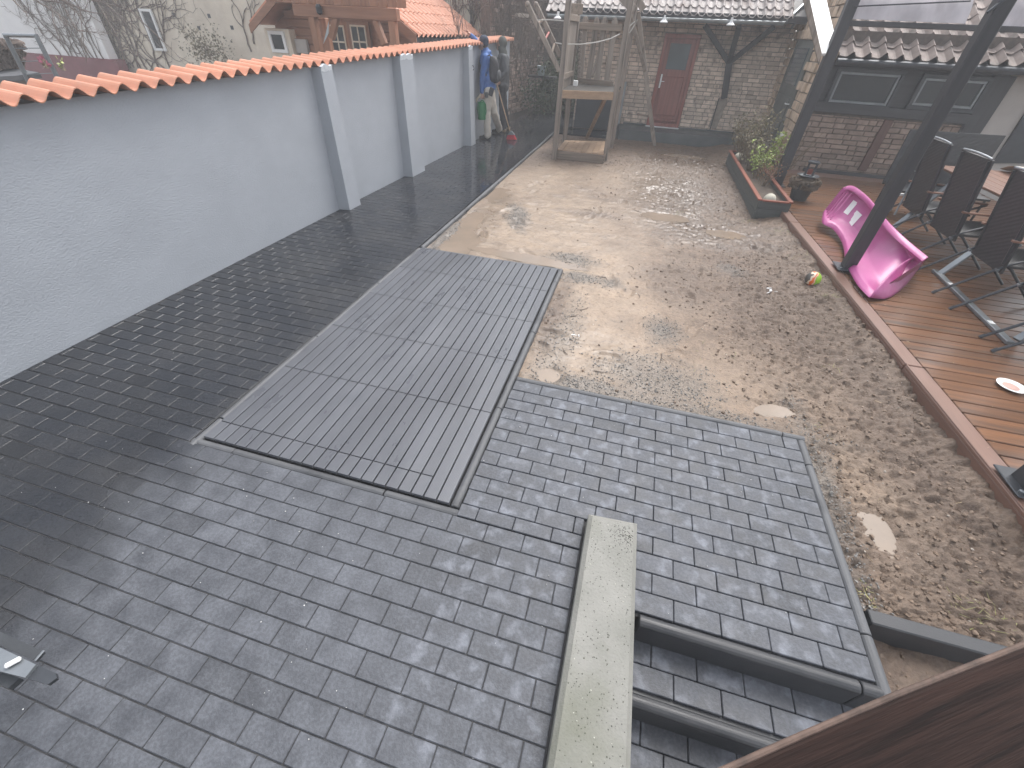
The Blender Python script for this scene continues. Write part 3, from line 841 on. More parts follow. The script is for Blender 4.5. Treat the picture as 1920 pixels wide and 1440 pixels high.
def corrugated(p0, du, dv, L, D, pitch, amp, steps_=8, thick=.006, phase=0.0, nv=1, lift=0.0):
    """sheet waving along du (unit) over length L, running down dv (unit) for D"""
    p0 = Vector(p0); du = Vector(du); dv = Vector(dv); N = du.cross(dv).normalized()
    if N.z < 0: N = -N
    m = int(L / pitch * steps_) + 1
    vs = []; fs = []
    for lay_ in (0, 1):
        for i in range(m + 1):
            u = L * i / m
            w = amp * (math.cos(2 * math.pi * (u + phase) / pitch))
            for j in range(nv + 1):
                vs.append(p0 + du * u + dv * (D * j / nv) + N * (w - lay_ * thick))
    c = (m + 1) * (nv + 1)
    for i in range(m):
        for j in range(nv):
            a = i*(nv+1) + j
            fs.append((a, a + nv + 1, a + nv + 2, a + 1)); fs.append((c + a, c + a + 1, c + a + nv + 2, c + a + nv + 1))
        a = i*(nv+1) + nv; fs.append((a, a + nv + 1, c + a + nv + 1, c + a))
        a = i*(nv+1); fs.append((a, c + a, c + a + nv + 1, a + nv + 1))
    return MB().add(vs, fs)
y = -1.2; k = 0
while y < 12.9:
    L = min(.96, 12.95 - y)
    dirv = Vector((.0205, 1, .0253)).normalized()
    edge_ = Vector((WALLX(y) + .105, y, WTOP(y) + .035)); back = Vector((-.38, 0, .03))
    sh = corrugated(edge_ + back + Vector((0, 0, .004 * (k % 2))), dirv, -back.normalized(), L, back.length, .16, .028, 12, .007, phase=y)
    put('coping_sheet', sh, M_ORANGE, bw_, smooth=False); y += .96; k += 1
# small hook on the last pilaster
put('wall_hook', MB().tube([(-3.60, 9.93, 1.40), (-3.57, 9.93, 1.40), (-3.56, 9.93, 1.35), (-3.585, 9.93, 1.33)], .008, 6), M_DARKMETAL, bw_)

# ------------------------------------------------------------------ brickwork
def brickwork(parent, O, U, Nn, L, Hh, bw, bh, mt, holes=(), joint=.012, limit=290, proud=.012, jit=.003, name='brick', rest='brick_courses', var=.25, depth=.05, skip=lambda u, z: False):
    O = Vector(O); U = Vector(U).normalized(); Nn = Vector(Nn).normalized(); Zv = Vector((0, 0, 1))
    F = Matrix((U, Nn, Zv)).transposed()
    items = []
    z = 0; row = 0
    while z < Hh - .02:
        h = bh * rng.uniform(.94, 1.06); u = -bw * (.5 if row % 2 else 0) * rng.uniform(.8, 1.1)
        while u < L:
            w = bw * rng.uniform(1 - var, 1 + var) if rng.random() > .2 else bw * .55
            s0, s1 = max(u, 0), min(u + w, L)
            if s1 - s0 > .03:
                segs = [(s0, s1)]
                for (a, b, c, d) in holes:
                    if z + h * .5 > c and z + h * .5 < d:
                        ns = []
                        for (p, q) in segs:
                            if q <= a or p >= b: ns.append((p, q))
                            else:
                                if a - p > .03: ns.append((p, a))
                                if q - b > .03: ns.append((b, q))
                        segs = ns
                for p, q in segs:
                    if not skip((p + q) / 2, z + h / 2): items.append(((p + q) / 2, z + min(h, Hh - z) / 2, q - p, min(h, Hh - z)))
            u += w
        z += h; row += 1
    lst = []
    for u, zc, w, h in items:
        c = O + U * u + Zv * zc
        if not in_view(c, 40): continue
        lst.append((( c - EYE).length, c, w, h))
    lst.sort(key=lambda t: t[0])
    big = MB()
    for i, (d, c, w, h) in enumerate(lst):
        R = F @ Euler((rng.gauss(0, .012), rng.gauss(0, .012), rng.gauss(0, .012))).to_matrix()
        cc = c + Nn * (proud - depth / 2 + rng.uniform(-jit, jit) * 2)
        ch = rng.uniform(.003, .007)
        if i < limit:
            mb_ = MB().obox((0, 0, 0), max(w - joint, .02), depth, max(h - joint * rng.uniform(.8, 1.3), .02), None, ch)
            me_ = mb_.mesh(name); me_.materials.append(mt)
            M_ = R.to_4x4(); M_.translation = cc
            inst(name, me_, M_, parent)
        else: big.obox(cc, max(w - joint, .02), depth, max(h - joint, .02), R, ch)
    if big.v: put(rest, big, mt, parent, kind='stuff')

# ------------------------------------------------------------------ roof tiles
def pantile(w, l, h=.045, n=10, th=.014):
    """S shaped tile: local X across, Y up the slope, Z normal"""
    pr = []
    for i in range(n + 1):
        t = i / n
        z = h * (math.exp(-((t - .72) / .17) ** 2)) + .006 * math.cos(t * 6.28)
        pr.append((-w/2 * 1.04 + w * 1.04 * t, z))
    vs = []; m = n + 1
    for off, y in ((0, -l/2), (0, l/2), (-th, -l/2), (-th, l/2)):
        tip = .0 if y > 0 else .016
        vs += [(x, y, z + off + (.012 if y < 0 else -.012)) for x, z in pr]
    fs = []
    for i in range(n):
        fs += [(i, i+1, m+i+1, m+i), (2*m+i, 3*m+i, 3*m+i+1, 2*m+i+1), (i, 2*m+i, 2*m+i+1, i+1)]
    fs += [(0, m, 3*m, 2*m), (n, 2*m+n, 3*m+n, m+n)]
    return MB().add(vs, fs)
def tiled(parent, P, U, S, L, rows, tw, tl, mt, h=.045, limit=290, skew=0.0, under=True):
    """rows of tiles from the eave point P along U, climbing along S"""
    P = Vector(P); U = Vector(U).normalized(); S = Vector(S).normalized(); Nn = U.cross(S).normalized()
    F = Matrix((U, S, Nn)).transposed()
    tm = []
    for v in range(3):
        me_ = pantile(tw, tl * 1.12, h * (1 + .08 * v)).mesh('roof_tile'); me_.materials.append(mt); tm.append(me_)
    base = P + U * (L / 2) + S * (rows * tl / 2) - Nn * .05
    if under: put('roof_boarding', MB().obox(base, L, rows * tl - .02, .03, F, 0), M_DARKWOOD, parent)
    cnt = 0; lst = []
    for r in range(rows):
        k = 0
        while tw * (k + .5) < L:
            c = P + U * (tw * (k + .5)) + S * (tl * (r + .5)) ; k += 1
            if in_view(c, 50): lst.append(((c - EYE).length, c))
    lst.sort(key=lambda t: t[0]); rest_ = MB()
    for i, (d, c) in enumerate(lst):
        R = F @ Euler((rng.gauss(0, .012), rng.gauss(0, .02), rng.gauss(0, .012))).to_matrix()
        if i < limit:
            M_ = R.to_4x4(); M_.translation = c; inst('roof_tile', tm[i % 3], M_, parent)
        else:
            t = pantile(tw, tl * 1.12, h, 6); rest_.add([c + R @ Vector(v) for v in t.v], t.f)
    if rest_.v: put('tile_rows', rest_, mt, parent, kind='stuff')
def frame(mb, P, U, Zv, w, h, t, d, N):
    """rectangular frame w x h with members t wide and d deep; P is the lower left corner"""
    P = Vector(P); U = Vector(U); Zv = Vector(Zv); N = Vector(N)
    F = Matrix((U, N, Zv)).transposed()
    for cu, cz, sw, sh in ((w/2, t/2, w, t), (w/2, h - t/2, w, t), (t/2, h/2, t, h - 2*t), (w - t/2, h/2, t, h - 2*t)):
        mb.obox(P + U * cu + Zv * cz, sw, d, sh, F, .004)
    return mb

# ------------------------------------------------------------------ the brick outbuilding at the end of the yard
YB = 13.3
ob = thing('outbuilding', (.6, YB, .2), 'low pale brick outbuilding across the end of the yard with projecting tiled eave', 'building')
X0, X1 = -1.95, 2.74
put('wall', MB().box(X0, X1, YB + .012, YB + .3, -.1, 2.9), M_MORTAR, ob)
dx0, dx1 = aty(1213, 228, YB).x, aty(1272, 236, YB).x
dz0 = .26; dz1 = 2.06
brickwork(ob, (X0, YB, .17), (1, 0, 0), (0, -1, 0), X1 - X0, 2.2, .235, .083, M_BRICK_LIGHT, holes=[(dx0 - X0, dx1 - X0, 0, dz1 - .15)], joint=.014, jit=.006, limit=285)
# door
dw = dx1 - dx0
put('door_frame', frame(MB(), (dx0, YB - .03, dz0 - .04), (1, 0, 0), (0, 0, 1), dw, dz1 - dz0 + .04, .075, .10, (0, -1, 0)), M_REDWOOD, ob)
door = put('door', MB().box(dx0 + .08, dx1 - .08, YB - .035, YB + .01, dz0 + .035, dz1 - .08, .004), M_REDWOOD, ob)
ix0, ix1 = dx0 + .17, dx1 - .17
put('glass_pane', MB().box(ix0, ix1, YB - .045, YB - .037, 1.40, dz1 - .17), M_DOORGLASS, door)
put('door_panel', MB().box(ix0 - .02, ix1 + .02, YB - .058, YB - .037, dz0 + .2, 1.26, .01), M_REDWOOD, door)
put('handle_plate', MB().box(dx0 + .10, dx0 + .14, YB - .065, YB - .045, 1.02, 1.30, .003).tube([(dx0 + .12, YB - .06, 1.16), (dx0 + .12, YB - .11, 1.16), (dx0 + .21, YB - .11, 1.16)], .009, 6), M_WHITE, door)
put('rain_board', MB().box(dx0 + .09, dx1 - .09, YB - .09, YB - .037, dz0 + .07, dz0 + .13, .01), M_REDWOOD, door)
put('threshold', MB().box(dx0 - .02, dx1 + .02, YB - .12, YB + .02, .19, dz0 - .045, .01), M_WHITE, ob)
# timber post with three struts
a = aty(1358, 183, YB - .1); b_ = aty(1366, 120, YB - .1)
put('timber_post', MB().beam(a + Vector((0, 0, -.02)), b_ + Vector((0, 0, .06)), .13, .12, (0, 1, 0), .008), M_DARKWOOD, ob)
put('post_plaster', MB().beam(aty(1335, 240, YB - .02), aty(1357, 185, YB - .02), .20, .03, (0, 1, 0), .004), M_MORTAR, ob)
put('ground_wire', MB().tube([aty(1331, 243, YB - .06), aty(1348, 184, YB - .06)], .012, 6), M_PIPE, ob)
for q, (tx, ty, Y_) in enumerate(((1322, 48, YB - .35), (1386, 50, YB - .75), (1452, 50, YB - .35))):
    put('strut', MB().beam(b_ + Vector((0, 0, .02)), aty(tx, ty, Y_), .10, .11, (0, 1, 0), .006), M_DARKWOOD, ob)
# eave, gutter and lamps
EY = 12.45; EZ = lambda px, py: aty(px, py, EY)
e0 = aty(1040, 27, EY); e1 = aty(1470, 41, EY)
put('wall_plate', MB().box(X0, X1, YB - .9, YB - .78, 2.30, 2.42, .006), M_DARKWOOD_X, ob)
put('soffit', MB().prism([(X0, EY + .02, e0.z + .03), (X1, EY + .02, e1.z + .03), (X1, YB, e1.z + .46), (X0, YB, e0.z + .46)], (0, 0, .02)), M_DARKWOOD_X, ob)
g_ = MB(); m = 9; L_ = [Vector((-2.65, EY, e0.z)), Vector((e1.x, EY, e1.z))]
vs = []
for p in L_:
    for k in range(m): 
        t = math.pi * k / (m - 1); vs.append(p + Vector((0, -.06 + .062 * math.cos(t), -.062 * math.sin(t))))
    for k in range(m):
        t = math.pi * (m - 1 - k) / (m - 1); vs.append(p + Vector((0, -.06 + .056 * math.cos(t), .004 - .056 * math.sin(t))))
n_ = 2 * m
g_.add(vs, [(i, (i+1) % n_, n_ + (i+1) % n_, n_ + i) for i in range(n_)])
put('gutter', g_, M_ZINC, ob, smooth=False)
rs_ = Vector((0, .84, .50)).normalized()
tiled(ob, (-2.7, EY - .05, e0.z + .055), (1, 0, (e1.z - e0.z) / (e1.x - e0.x) * .9), rs_, 5.1, 8, .165, .27, M_TILE_BACK, h=.05, limit=290)
put('verge_trim', MB().beam(aty(1474, 40, EY - .05), aty(1512, 4, EY + .5), .05, .05), M_ZINC, ob)
for i, (px, py) in enumerate(((1246, 34), (1372, 39), (1046, 27))):
    p = aty(px, py, EY - .16)
    lab = ['white spotlight under the eave above the red door', 'white spotlight under the eave above the strutted timber post', 'white spotlight under the eave left of the climbing tower'][i]
    t = thing('spotlight', p, lab, 'lamp', 'spotlights along the outbuilding eave')
    put('bracket', MB().box(p.x - .02, p.x + .02, p.y - .02, p.y + .08, p.z - .01, p.z + .05, .004), M_WHITE, t)
    put('lamp_head', MB().lathe([(.028, .0), (.04, -.03), (.085, -.06), (.085, -.075), (.03, -.08)], p + Vector((0, 0, 0)), 14), M_WHITE, t)
# lower right part covered by reddish plaster patch, plinth in front
put('plinth', MB().prism([(-.62, 12.42, -.2), (2.5, 12.62, -.2), (2.74, 12.63, -.2), (2.74, YB, -.2), (-.75, YB, -.2)], (0, 0, .39)), M_PLINTH, kind='structure')
put('plinth_joint', MB().box(-.6, 2.4, YB - .06, YB - .012, .2, .235), M_PLINTH, kind='structure')
# downpipe and dark cellar flap left of the wall
put('downpipe', MB().tube([(-.72, YB - .1, .1), (-.72, YB - .1, 1.1)], .035, 10), M_ZINC, ob)
put('cellar_door', MB().box(-1.9, -.86, YB - .05, YB - .01, .02, 1.0, .004), M_PIPE, ob)
put('door_post', MB().box(-.84, -.76, YB - .06, YB - .0, .02, 1.05, .004), M_ZINC, ob)

# ------------------------------------------------------------------ brick house beyond the wall's end, with climbing stems
bh_ = thing('brick_house', (-4, 15, 0), 'old brown brick house wall overgrown with bare creeper at the path end', 'building')
A_ = Vector((-4.22, 13.0, 0)); B_ = Vector((-3.55, 19.3, 0)); U_ = (B_ - A_).normalized(); N_ = Vector((U_.y, -U_.x, 0))
Rb = Matrix((U_, N_, Vector((0, 0, 1)))).transposed()
put('wall', MB().obox((A_ + B_) / 2 + Vector((0, 0, 1.6)) - N_ * .13, (B_ - A_).length, .25, 3.6, Rb), M_MORTAR_DARK, bh_)
def onb(px, py, off=0.0):
    d = _ray(px, py); t = (N_.dot(A_ + N_ * off - EYE)) / N_.dot(d); return EYE + d * t
w0 = onb(963, 110); w1 = onb(982, 110); wz0, wz1 = onb(970, 108).z, onb(970, 33).z
u0 = (w0 - A_).dot(U_); u1 = (w1 - A_).dot(U_)
brickwork(bh_, A_, U_, N_, (B_ - A_).length, 3.3, .25, .088, M_BRICK_FAR, holes=[(u0, u1, wz0, wz1)], joint=.016, jit=.01, limit=280, proud=.014)
win = put('window', frame(MB(), A_ + U_ * u0 + Vector((0, 0, wz0)) - N_ * .05, U_, (0, 0, 1), u1 - u0, wz1 - wz0, .06, .05, N_), M_GREYWOOD, bh_)
put('pane', MB().obox(A_ + U_ * ((u0 + u1) / 2) + Vector((0, 0, (wz0 + wz1) / 2)) - N_ * .07, u1 - u0 - .1, .01, wz1 - wz0 - .1, Rb), M_GLASS, win)
put('lintel', MB().obox(A_ + U_ * ((u0 + u1) / 2) + Vector((0, 0, wz1 + .05)) + N_ * .02, u1 - u0 + .25, .06, .09, Rb, .01), M_GREYWOOD, bh_)
mb = MB()
for k in range(3): mb.obox(A_ + U_ * (u0 + (u1 - u0) * (k + .8) / 3.6) + Vector((0, 0, wz0 + .3)) - N_ * .03, .03, .02, .5, Rb)
put('glazing_bar', mb, M_WHITE, win)

# creepers as crawling stems on a wall plane
def creeper(name, parent, origin, U, N, starts, hmax, r=.010, spread=.35, steps=26, step=.09, branch=.22, mt=None, seed=1, **kw):
    R_ = random.Random(seed); mb = MB(); U = Vector(U); N = Vector(N); origin = Vector(origin)
    def grow(u, z, ang, rad, n, depth):
        pts = []; 
        for i in range(n):
            pts.append(origin + U * u + Vector((0, 0, z)) + N * (.02 + .015 * R_.random()))
            ang += R_.gauss(0, .28); ang *= .93
            u += math.sin(ang) * step * .8; z += math.cos(ang) * step
            if z > hmax or z < .0: break
            if depth < 3 and R_.random() < branch: grow(u, z, ang + R_.choice((-1, 1)) * R_.uniform(.5, 1.1), rad * .6, int(n * .6), depth + 1)
        if len(pts) > 2:
            mb.tube(pts, [rad * (1 - .75 * i / len(pts)) for i in range(len(pts))], 4, cap=False)
    for (u, z, a) in starts: grow(u, z, a, r, steps, 0)
    return put(name, mb, mt or M_VINE, parent, **kw)
creeper('creeper', None, A_, U_, N_, [(.2 + .23 * k, .6 + .5 * ((k * 7) % 3), .2 * ((k % 5) - 2)) for k in range(20)], 3.3, .016, steps=34, seed=5, branch=.3, label='bare creeper stems climbing the brown brick house wall', cat='creeper')

# ------------------------------------------------------------------ houses beyond the boundary wall
YH = 14.4
ch = thing('cream_house', (-10, YH, 0), 'cream rendered house wall behind the garden shed with bare creepers', 'building')
xc0 = aty(165, 30, YH).x; xc1 = -4.3
cs0 = aty(215, 112, YH)
put('wall', MB().prism([(xc0, YH, -1), (xc1, YH, -1), (xc1, YH, 5.5), (xc0, YH, 5.5)], (0, .3, 0)), M_CREAM, ch)
wA = aty(303, 92, YH); wB = aty(268, 20, YH); 
ww = .5
wn_ = put('window', frame(MB(), (wA.x - ww * .5, YH - .05, wA.z - .05), (1, 0, 0), (0, 0, 1), ww, wB.z - wA.z + .1, .07, .06, (0, -1, 0)), M_WHITE, ch)
put('pane', MB().box(wA.x - ww * .5 + .07, wA.x + ww * .5 - .07, YH - .03, YH - .01, wA.z, wB.z), M_GLASS, wn_)
mb = MB()
for px, py in ((373, 52), (435, 51), (392, 29), (326, 27), (510, 66)):
    p = aty(px, py, YH); mb.box(p.x - .05, p.x + .05, YH - .012, YH - .002, p.z - .06, p.z + .04)
put('wall_anchor', mb, M_DARKMETAL, ch)
def px_u(px, py, X0_): return aty(px, py, YH).x - X0_
creeper('creeper', None, (xc0, YH, 0), (1, 0, 0), (0, -1, 0), [(px_u(x_, 130, xc0), .4, a_) for x_, a_ in ((222, -.5), (232, -.3), (243, -.6), (254, -.4), (266, -.55), (277, -.35), (288, -.6), (300, -.45), (312, -.6), (238, -.2), (248, -.45), (262, -.25), (322, -.7))],
        4.8, .03, steps=36, step=.11, branch=.17, seed=3, label='dense bare creeper covering the cream house corner and its window', cat='creeper')
creeper('creeper', None, (xc0, YH, 0), (1, 0, 0), (0, -1, 0), [(px_u(470, 88, xc0), 1.1, -.3), (px_u(474, 70, xc0), 1.3, -.4)], 4.8, .03, steps=14, step=.10, branch=.15, seed=9,
        label='single creeper strand hanging on the cream wall left of the shed', cat='creeper')
creeper('creeper', None, (xc0, YH, 0), (1, 0, 0), (0, -1, 0), [(px_u(x_, 60, xc0), 1.9, a_) for x_, a_ in ((845, .6), (860, -.3), (880, .5), (905, -.5), (920, .1), (850, 0), (890, -.1))], 4.8, .025, steps=34, step=.10, branch=.4, seed=12,
        label='tangled creeper on the cream wall above the shed roof eave', cat='creeper')
YW = 13.9
wh = thing('white_house', (-20, YW, 0), 'white rendered house with a dark red plinth beyond the garden wall', 'building')
xw1 = aty(207, 113, YW).x
zpl = aty(120, 104, YW).z
put('wall', MB().box(-36, xw1, YW, YW + .3, zpl, 7), M_WHITEWALL, wh)
put('plinth', MB().box(-36, xw1 + .3, YW - .06, YW + .28, -1, zpl - .005), M_REDPLINTH, wh)
creeper('creeper', None, (-24, YW, 0), (1, 0, 0), (0, -1, 0), [(aty(x_, 112, YW).x + 24, zpl + .0, a_) for x_, a_ in ((120, -.5), (135, -.6), (150, -.4), (160, -.6), (172, -.5), (185, -.3), (196, -.4), (140, -.2), (165, -.2), (178, -.55))],
        3.2, .022, steps=22, step=.11, branch=.26, seed=6, label='sparse bare creeper fanning out over the white house wall', cat='creeper')
# bare branches of a tree leaning in at the top
R_ = random.Random(4); mb = MB()
def twig(p, d, L, r, depth):
    pts = [p]; q = p.copy()
    for i in range(7):
        d = (d + Vector((R_.gauss(0, .10), R_.gauss(0, .05), R_.gauss(0, .10) - .015))).normalized(); q = q + d * L / 7; pts.append(q.copy())
        if depth < 3 and R_.random() < .5: twig(q, (d + Vector((R_.gauss(0, .5), R_.gauss(0, .2), R_.gauss(0, .5)))).normalized(), L * .5, r * .5, depth + 1)
    mb.tube(pts, [r * (1 - .8 * i / 7) for i in range(8)], 5, cap=False)
for (px, py, tx, ty, r) in ((60, -8, 150, 24, .03), (95, -10, 165, 25, .035), (20, -5, 52, 26, .02), (110, -12, 240, 22, .03), (60, -5, 130, 32, .025)):
    p = aty(px, py, 10.5); q = aty(tx, ty, 10.5); twig(p, (q - p).normalized(), (q - p).length * 1.2, r, 0)
tr = thing('bare_tree', aty(60, -8, 10.5), 'bare overhanging tree branches before the white house wall', 'tree')
put('branches', mb, M_VINE, tr)
tp = aty(-120, 130, 10.5)
put('trunk', MB().tube([Vector((tp.x, 10.5, -.7)), Vector((tp.x + .3, 10.5, 1.5)), Vector((tp.x + 1.2, 10.5, 3.0)), aty(20, -60, 10.5)], [.22, .18, .13, .06], 10), M_VINE, tr)

# steel railing frame and slab beyond the wall
YR = 6.0
rl = thing('garden_railing', aty(40, 150, YR), 'grey steel tube railing frame beyond the wall near the red plinth', 'railing')
put('tube_frame', MB().tube([aty(60, 165, YR), aty(10, 66, YR), aty(68, 67, YR), aty(115, 160, YR)], .035, 8), M_GREYMETAL, rl)
for k in range(3):
    t = .25 + k * .25
    put('cross_wire', MB().tube([aty(8 + 52 * t, 66 + 99 * t, YR), aty(68 + 47 * t, 67 + 93 * t, YR)], .006, 5), M_GREYMETAL, rl)
put('stone_slab', MB().prism([aty(-60, 146, YR), aty(30, 142, YR), aty(74, 136, YR), aty(40, 130, YR + .6), aty(-60, 126, YR + .6)], (0, 0, -.07)), M_KERB, label='flat stone slab on a low wall beside the steel railing', cat='stone slab')
put('low_stone_wall', MB().prism([aty(-60, 152, YR + .05), aty(30, 150, YR + .05), aty(60, 143, YR + .05), aty(60, 143, YR + .4), aty(-60, 143, YR + .4)], (0, 0, -.9)), M_BRICK_FAR, label='low rough stone wall under the flat slab beyond the coping', cat='wall')
# rubble heap and shrub behind the wall
mb = MB(); R_ = random.Random(8)
for k in range(700):
    p = aty(R_.uniform(0, 22), R_.uniform(78, 128), 6.6); mb.obox(p + Vector((0, R_.uniform(-.2, .2), 0)), .10, .04, .012, Euler((R_.random()*3, R_.random()*3, R_.random()*3)).to_matrix())
put('dry_leaves', mb, M_VINE, kind='stuff')

# ------------------------------------------------------------------ garden shed with porch beyond the wall
GY = 9.6
sh = thing('garden_shed', (-6, GY, 0), 'brown timber garden house with orange tiled roof and porch beyond the wall', 'garden house')
def P(px, py, Y=GY): return aty(px, py, Y)
zl = P(485, 52).z; xl = P(487, 50).x; xr = P(790, 68).x; zr = P(790, 68).z
apex = Vector(((xl + xr) / 2, GY, zl + 1.15))
xwl, xwr = P(497, 60).x, P(742, 84).x
put('gable_wall', MB().prism([(xwl, GY + .35, -.4), (xr - .30, GY + .35, -.4), (xr - .30, GY + .35, zr + .0), (apex.x, GY + .35, apex.z - .1), (xwl, GY + .35, zl + .05)], (0, 3.4, 0)), M_TANWOOD_X, sh)
# horizontal cladding boards on the gable wall
z = P(560, 100, GY + .33).z - .1; k = 0
while z < zl + .3:
    put('cladding_board', MB().box(P(545, 90, GY + .3).x, P(620, 90, GY + .3).x, GY + .315, GY + .348, z, z + .125, .008), M_TANWOOD_X, sh)
    put('cladding_board', MB().box(P(708, 90, GY + .3).x, P(748, 90, GY + .3).x, GY + .315, GY + .348, z, z + .125, .008), M_TANWOOD_X, sh)
    z += .135
# left rendered bay with white window
put('rendered_bay', MB().box(P(500, 80, GY + .1).x, P(545, 80, GY + .1).x, GY + .12, GY + .34, -.2, zl), M_CREAM, sh)
wl_ = P(512, 98, GY + .1); wr_ = P(541, 98, GY + .1); wt_ = P(520, 58, GY + .1).z
w1_ = put('white_window', frame(MB(), (wl_.x, GY + .1, wl_.z), (1, 0, 0), (0, 0, 1), wr_.x - wl_.x, wt_ - wl_.z, .06, .05, (0, -1, 0)), M_WHITE, sh)
put('pane', MB().box(wl_.x + .05, wr_.x - .05, GY + .105, GY + .115, wl_.z + .05, wt_ - .05), M_GLASS, w1_)
# double door leaves with glazing
for (pa, pb, top, bot) in ((617, 652, 46, 100), (656, 692, 46, 100)):
    xa, xb = P(pa, 75, GY + .3).x, P(pb + 4, 75, GY + .3).x
    zt = P(pa, top, GY + .3).z; zb = P(pa, bot, GY + .3).z - .15
    lf = put('door', MB().box(xa, xb, GY + .27, GY + .312, zb - .6, zt + .05, .006), M_TANWOOD, sh)
    f_ = put('glazing', frame(MB(), (xa + .07, GY + .265, zb), (1, 0, 0), (0, 0, 1), xb - xa - .14, zt - zb, .03, .03, (0, -1, 0)), M_CREAM, lf)
    put('pane', MB().box(xa + .09, xb - .09, GY + .258, GY + .267, zb + .02, zt - .02), M_GLASS, lf)
    mb = MB().box((xa + xb) / 2 - .012, (xa + xb) / 2 + .012, GY + .243, GY + .257, zb + .03, zt - .03)
    mb.box(xa + .1, xb - .1, GY + .240, GY + .256, (zt + zb) / 2 + .03, (zt + zb) / 2 + .055)
    put('glazing_bar', mb, M_CREAM, lf)
put('meter_box', MB().obox(P(567, 87, GY + .25), .28, .08, .24, None, .01), M_PLASTER, sh)
# roof slopes
SRo = lambda: None
ex = xr + .0; rdir = Vector((apex.x - xr, 0, apex.z - zr)).normalized()
run = (Vector((apex.x, 0, apex.z)) - Vector((xr, 0, zr))).length
Ly = 3.7
N2 = Vector((0, 1, 0)).cross(rdir)
rows_n = 7
for r in range(rows_n):
    p0 = Vector((xr, GY - .25, zr)) + rdir * (run * (r + 1) / rows_n) + (-N2 if N2.z < 0 else N2) * (.02 + 0)
    shp = corrugated(p0, (0, 1, 0), (-rdir + (N2 if N2.z > 0 else -N2) * .045).normalized(), Ly, run / rows_n + .03, .205, .032, 10, .008, phase=.03)
    put('roof_tile_sheet', shp, M_ORANGE, sh)
ldir = Vector((apex.x - xl, 0, apex.z - zl)).normalized()
put('roof_slope', MB().prism([(xl, GY - .25, zl + .05), (apex.x, GY - .25, apex.z + .05), (apex.x, GY + 3.4, apex.z + .05), (xl, GY + 3.4, zl + .05)], (0, 0, .06)), M_ORANGE, sh)
put('barge_board', MB().prism([(xl - .02, GY - .28, zl - .09), (apex.x, GY - .28, apex.z - .09), (apex.x, GY - .28, apex.z + .05), (xl - .02, GY - .28, zl + .05)], (0, .03, 0)), M_TANWOOD_X, sh)
put('barge_board', MB().prism([(xr + .02, GY - .28, zr - .15), (apex.x, GY - .28, apex.z - .12), (apex.x, GY - .28, apex.z + .05), (xr + .02, GY - .28, zr + .03)], (0, .03, 0)), M_TANWOOD_X, sh)
put('eave_board', MB().box(xr - .06, xr - .02, GY - .2, GY + 3.4, zr - .14, zr - .02), M_DARKWOOD, sh)
# porch: beam, cladding above, posts, braces
PY = 8.2
bl, br_ = P(553, 19, PY), P(746, 20, PY)
put('porch_beam', MB().beam((bl.x, PY, bl.z), (br_.x, PY, bl.z), .12, .16, ch=.008), M_TANWOOD_X, sh)
x = P(506, 5, PY).x; xe = P(762, 8, PY).x
while x < xe:
    put('cladding_board', MB().box(x, x + .155, PY - .085, PY - .062, bl.z + .085, bl.z + .9, .005), M_TANWOOD, sh); x += .162
for px_ in (592, 612, 740):
    p = P(px_ - 4, 40, PY + (.0 if px_ != 612 else .35)); put('porch_post', MB().box(p.x - .06, p.x + .06, p.y - .06, p.y + .06, -.5, bl.z - .08, .008), M_TANWOOD, sh)
for (a_, b2) in (((622, 72), (632, 28)), ((722, 84), (700, 28))):
    put('brace', MB().beam(P(*a_, PY), P(*b2, PY), .09, .09, (0, 1, 0), .006), M_TANWOOD, sh)
put('porch_lamp', MB().lathe([(.03, .06), (.05, .03), (.045, -.05), (.02, -.07)], P(598, 17, PY - .12), 12), M_DARKMETAL, sh)
put('string_of_foil', MB().prism([P(606, 82, PY - .1), P(616, 62, PY - .1), P(616, 40, PY - .1), P(610, 66, PY - .1)], (0, .01, 0)), M_ZINC, label='pale hanging strip of foil on the porch post of the garden house', cat='foil strip')
# lower shed part under the roof at right
put('dark_lean_to', MB().box(xr - .9, xr - .12, GY + .4, GY + 3.3, -.3, zr - .06), M_DARKWOOD, sh)
put('stacked_boards', MB().box(xr + .0, xr + .2, GY + 2.2, GY + 3.3, 1.45, 1.74, .01), M_GREYWOOD_X, label='pale boards lying behind the wall under the orange roof eave', cat='boards')

# ================================================================== cheek wall, timber deck, house on the garden side
cw = thing('cheek_wall', (.26, .6, .0), 'low weathered concrete cheek wall with moss and lichen beside the steps', 'low wall')
mb = MB()
lo = [(.105, -.9, -.01), (.125, 1.315, -.01), (.372, 1.33, -.01), (.43, -.9, -.01)]
d_ = .022
def ring(z, s): return [(.118 + s, -.9, z), (.125 + s, 1.312 - s, z), (.372 - s, 1.33 - s, z), (.428 - s, -.9, z)]
r0 = [(.118, -.9, -.6), (.125, 1.312, -.6), (.372, 1.33, -.6), (.428, -.9, -.6)]
r1 = ring(.088, 0); r2 = ring(.108, .02)
vs = r0 + r1 + r2
fs = [(i, (i+1) % 4, 4 + (i+1) % 4, 4 + i)[::-1] for i in range(4)] + [(4+i, 4+(i+1) % 4, 8+(i+1) % 4, 8+i)[::-1] for i in range(4)] + [(11, 10, 9, 8)]
mb.add(vs, fs); put('concrete', mb, M_CEMENT, cw)
M_LICHEN = mat('pale_lichen', (.38, .37, .33), (.33, .33, .28), rough=.9, bump=.3, rnd=.1, world=True)
M_DARKSPOT = mat('dark_moss_speck', (.05, .05, .045), (.08, .08, .06), rough=.9, bump=.3, rnd=.2, world=True)
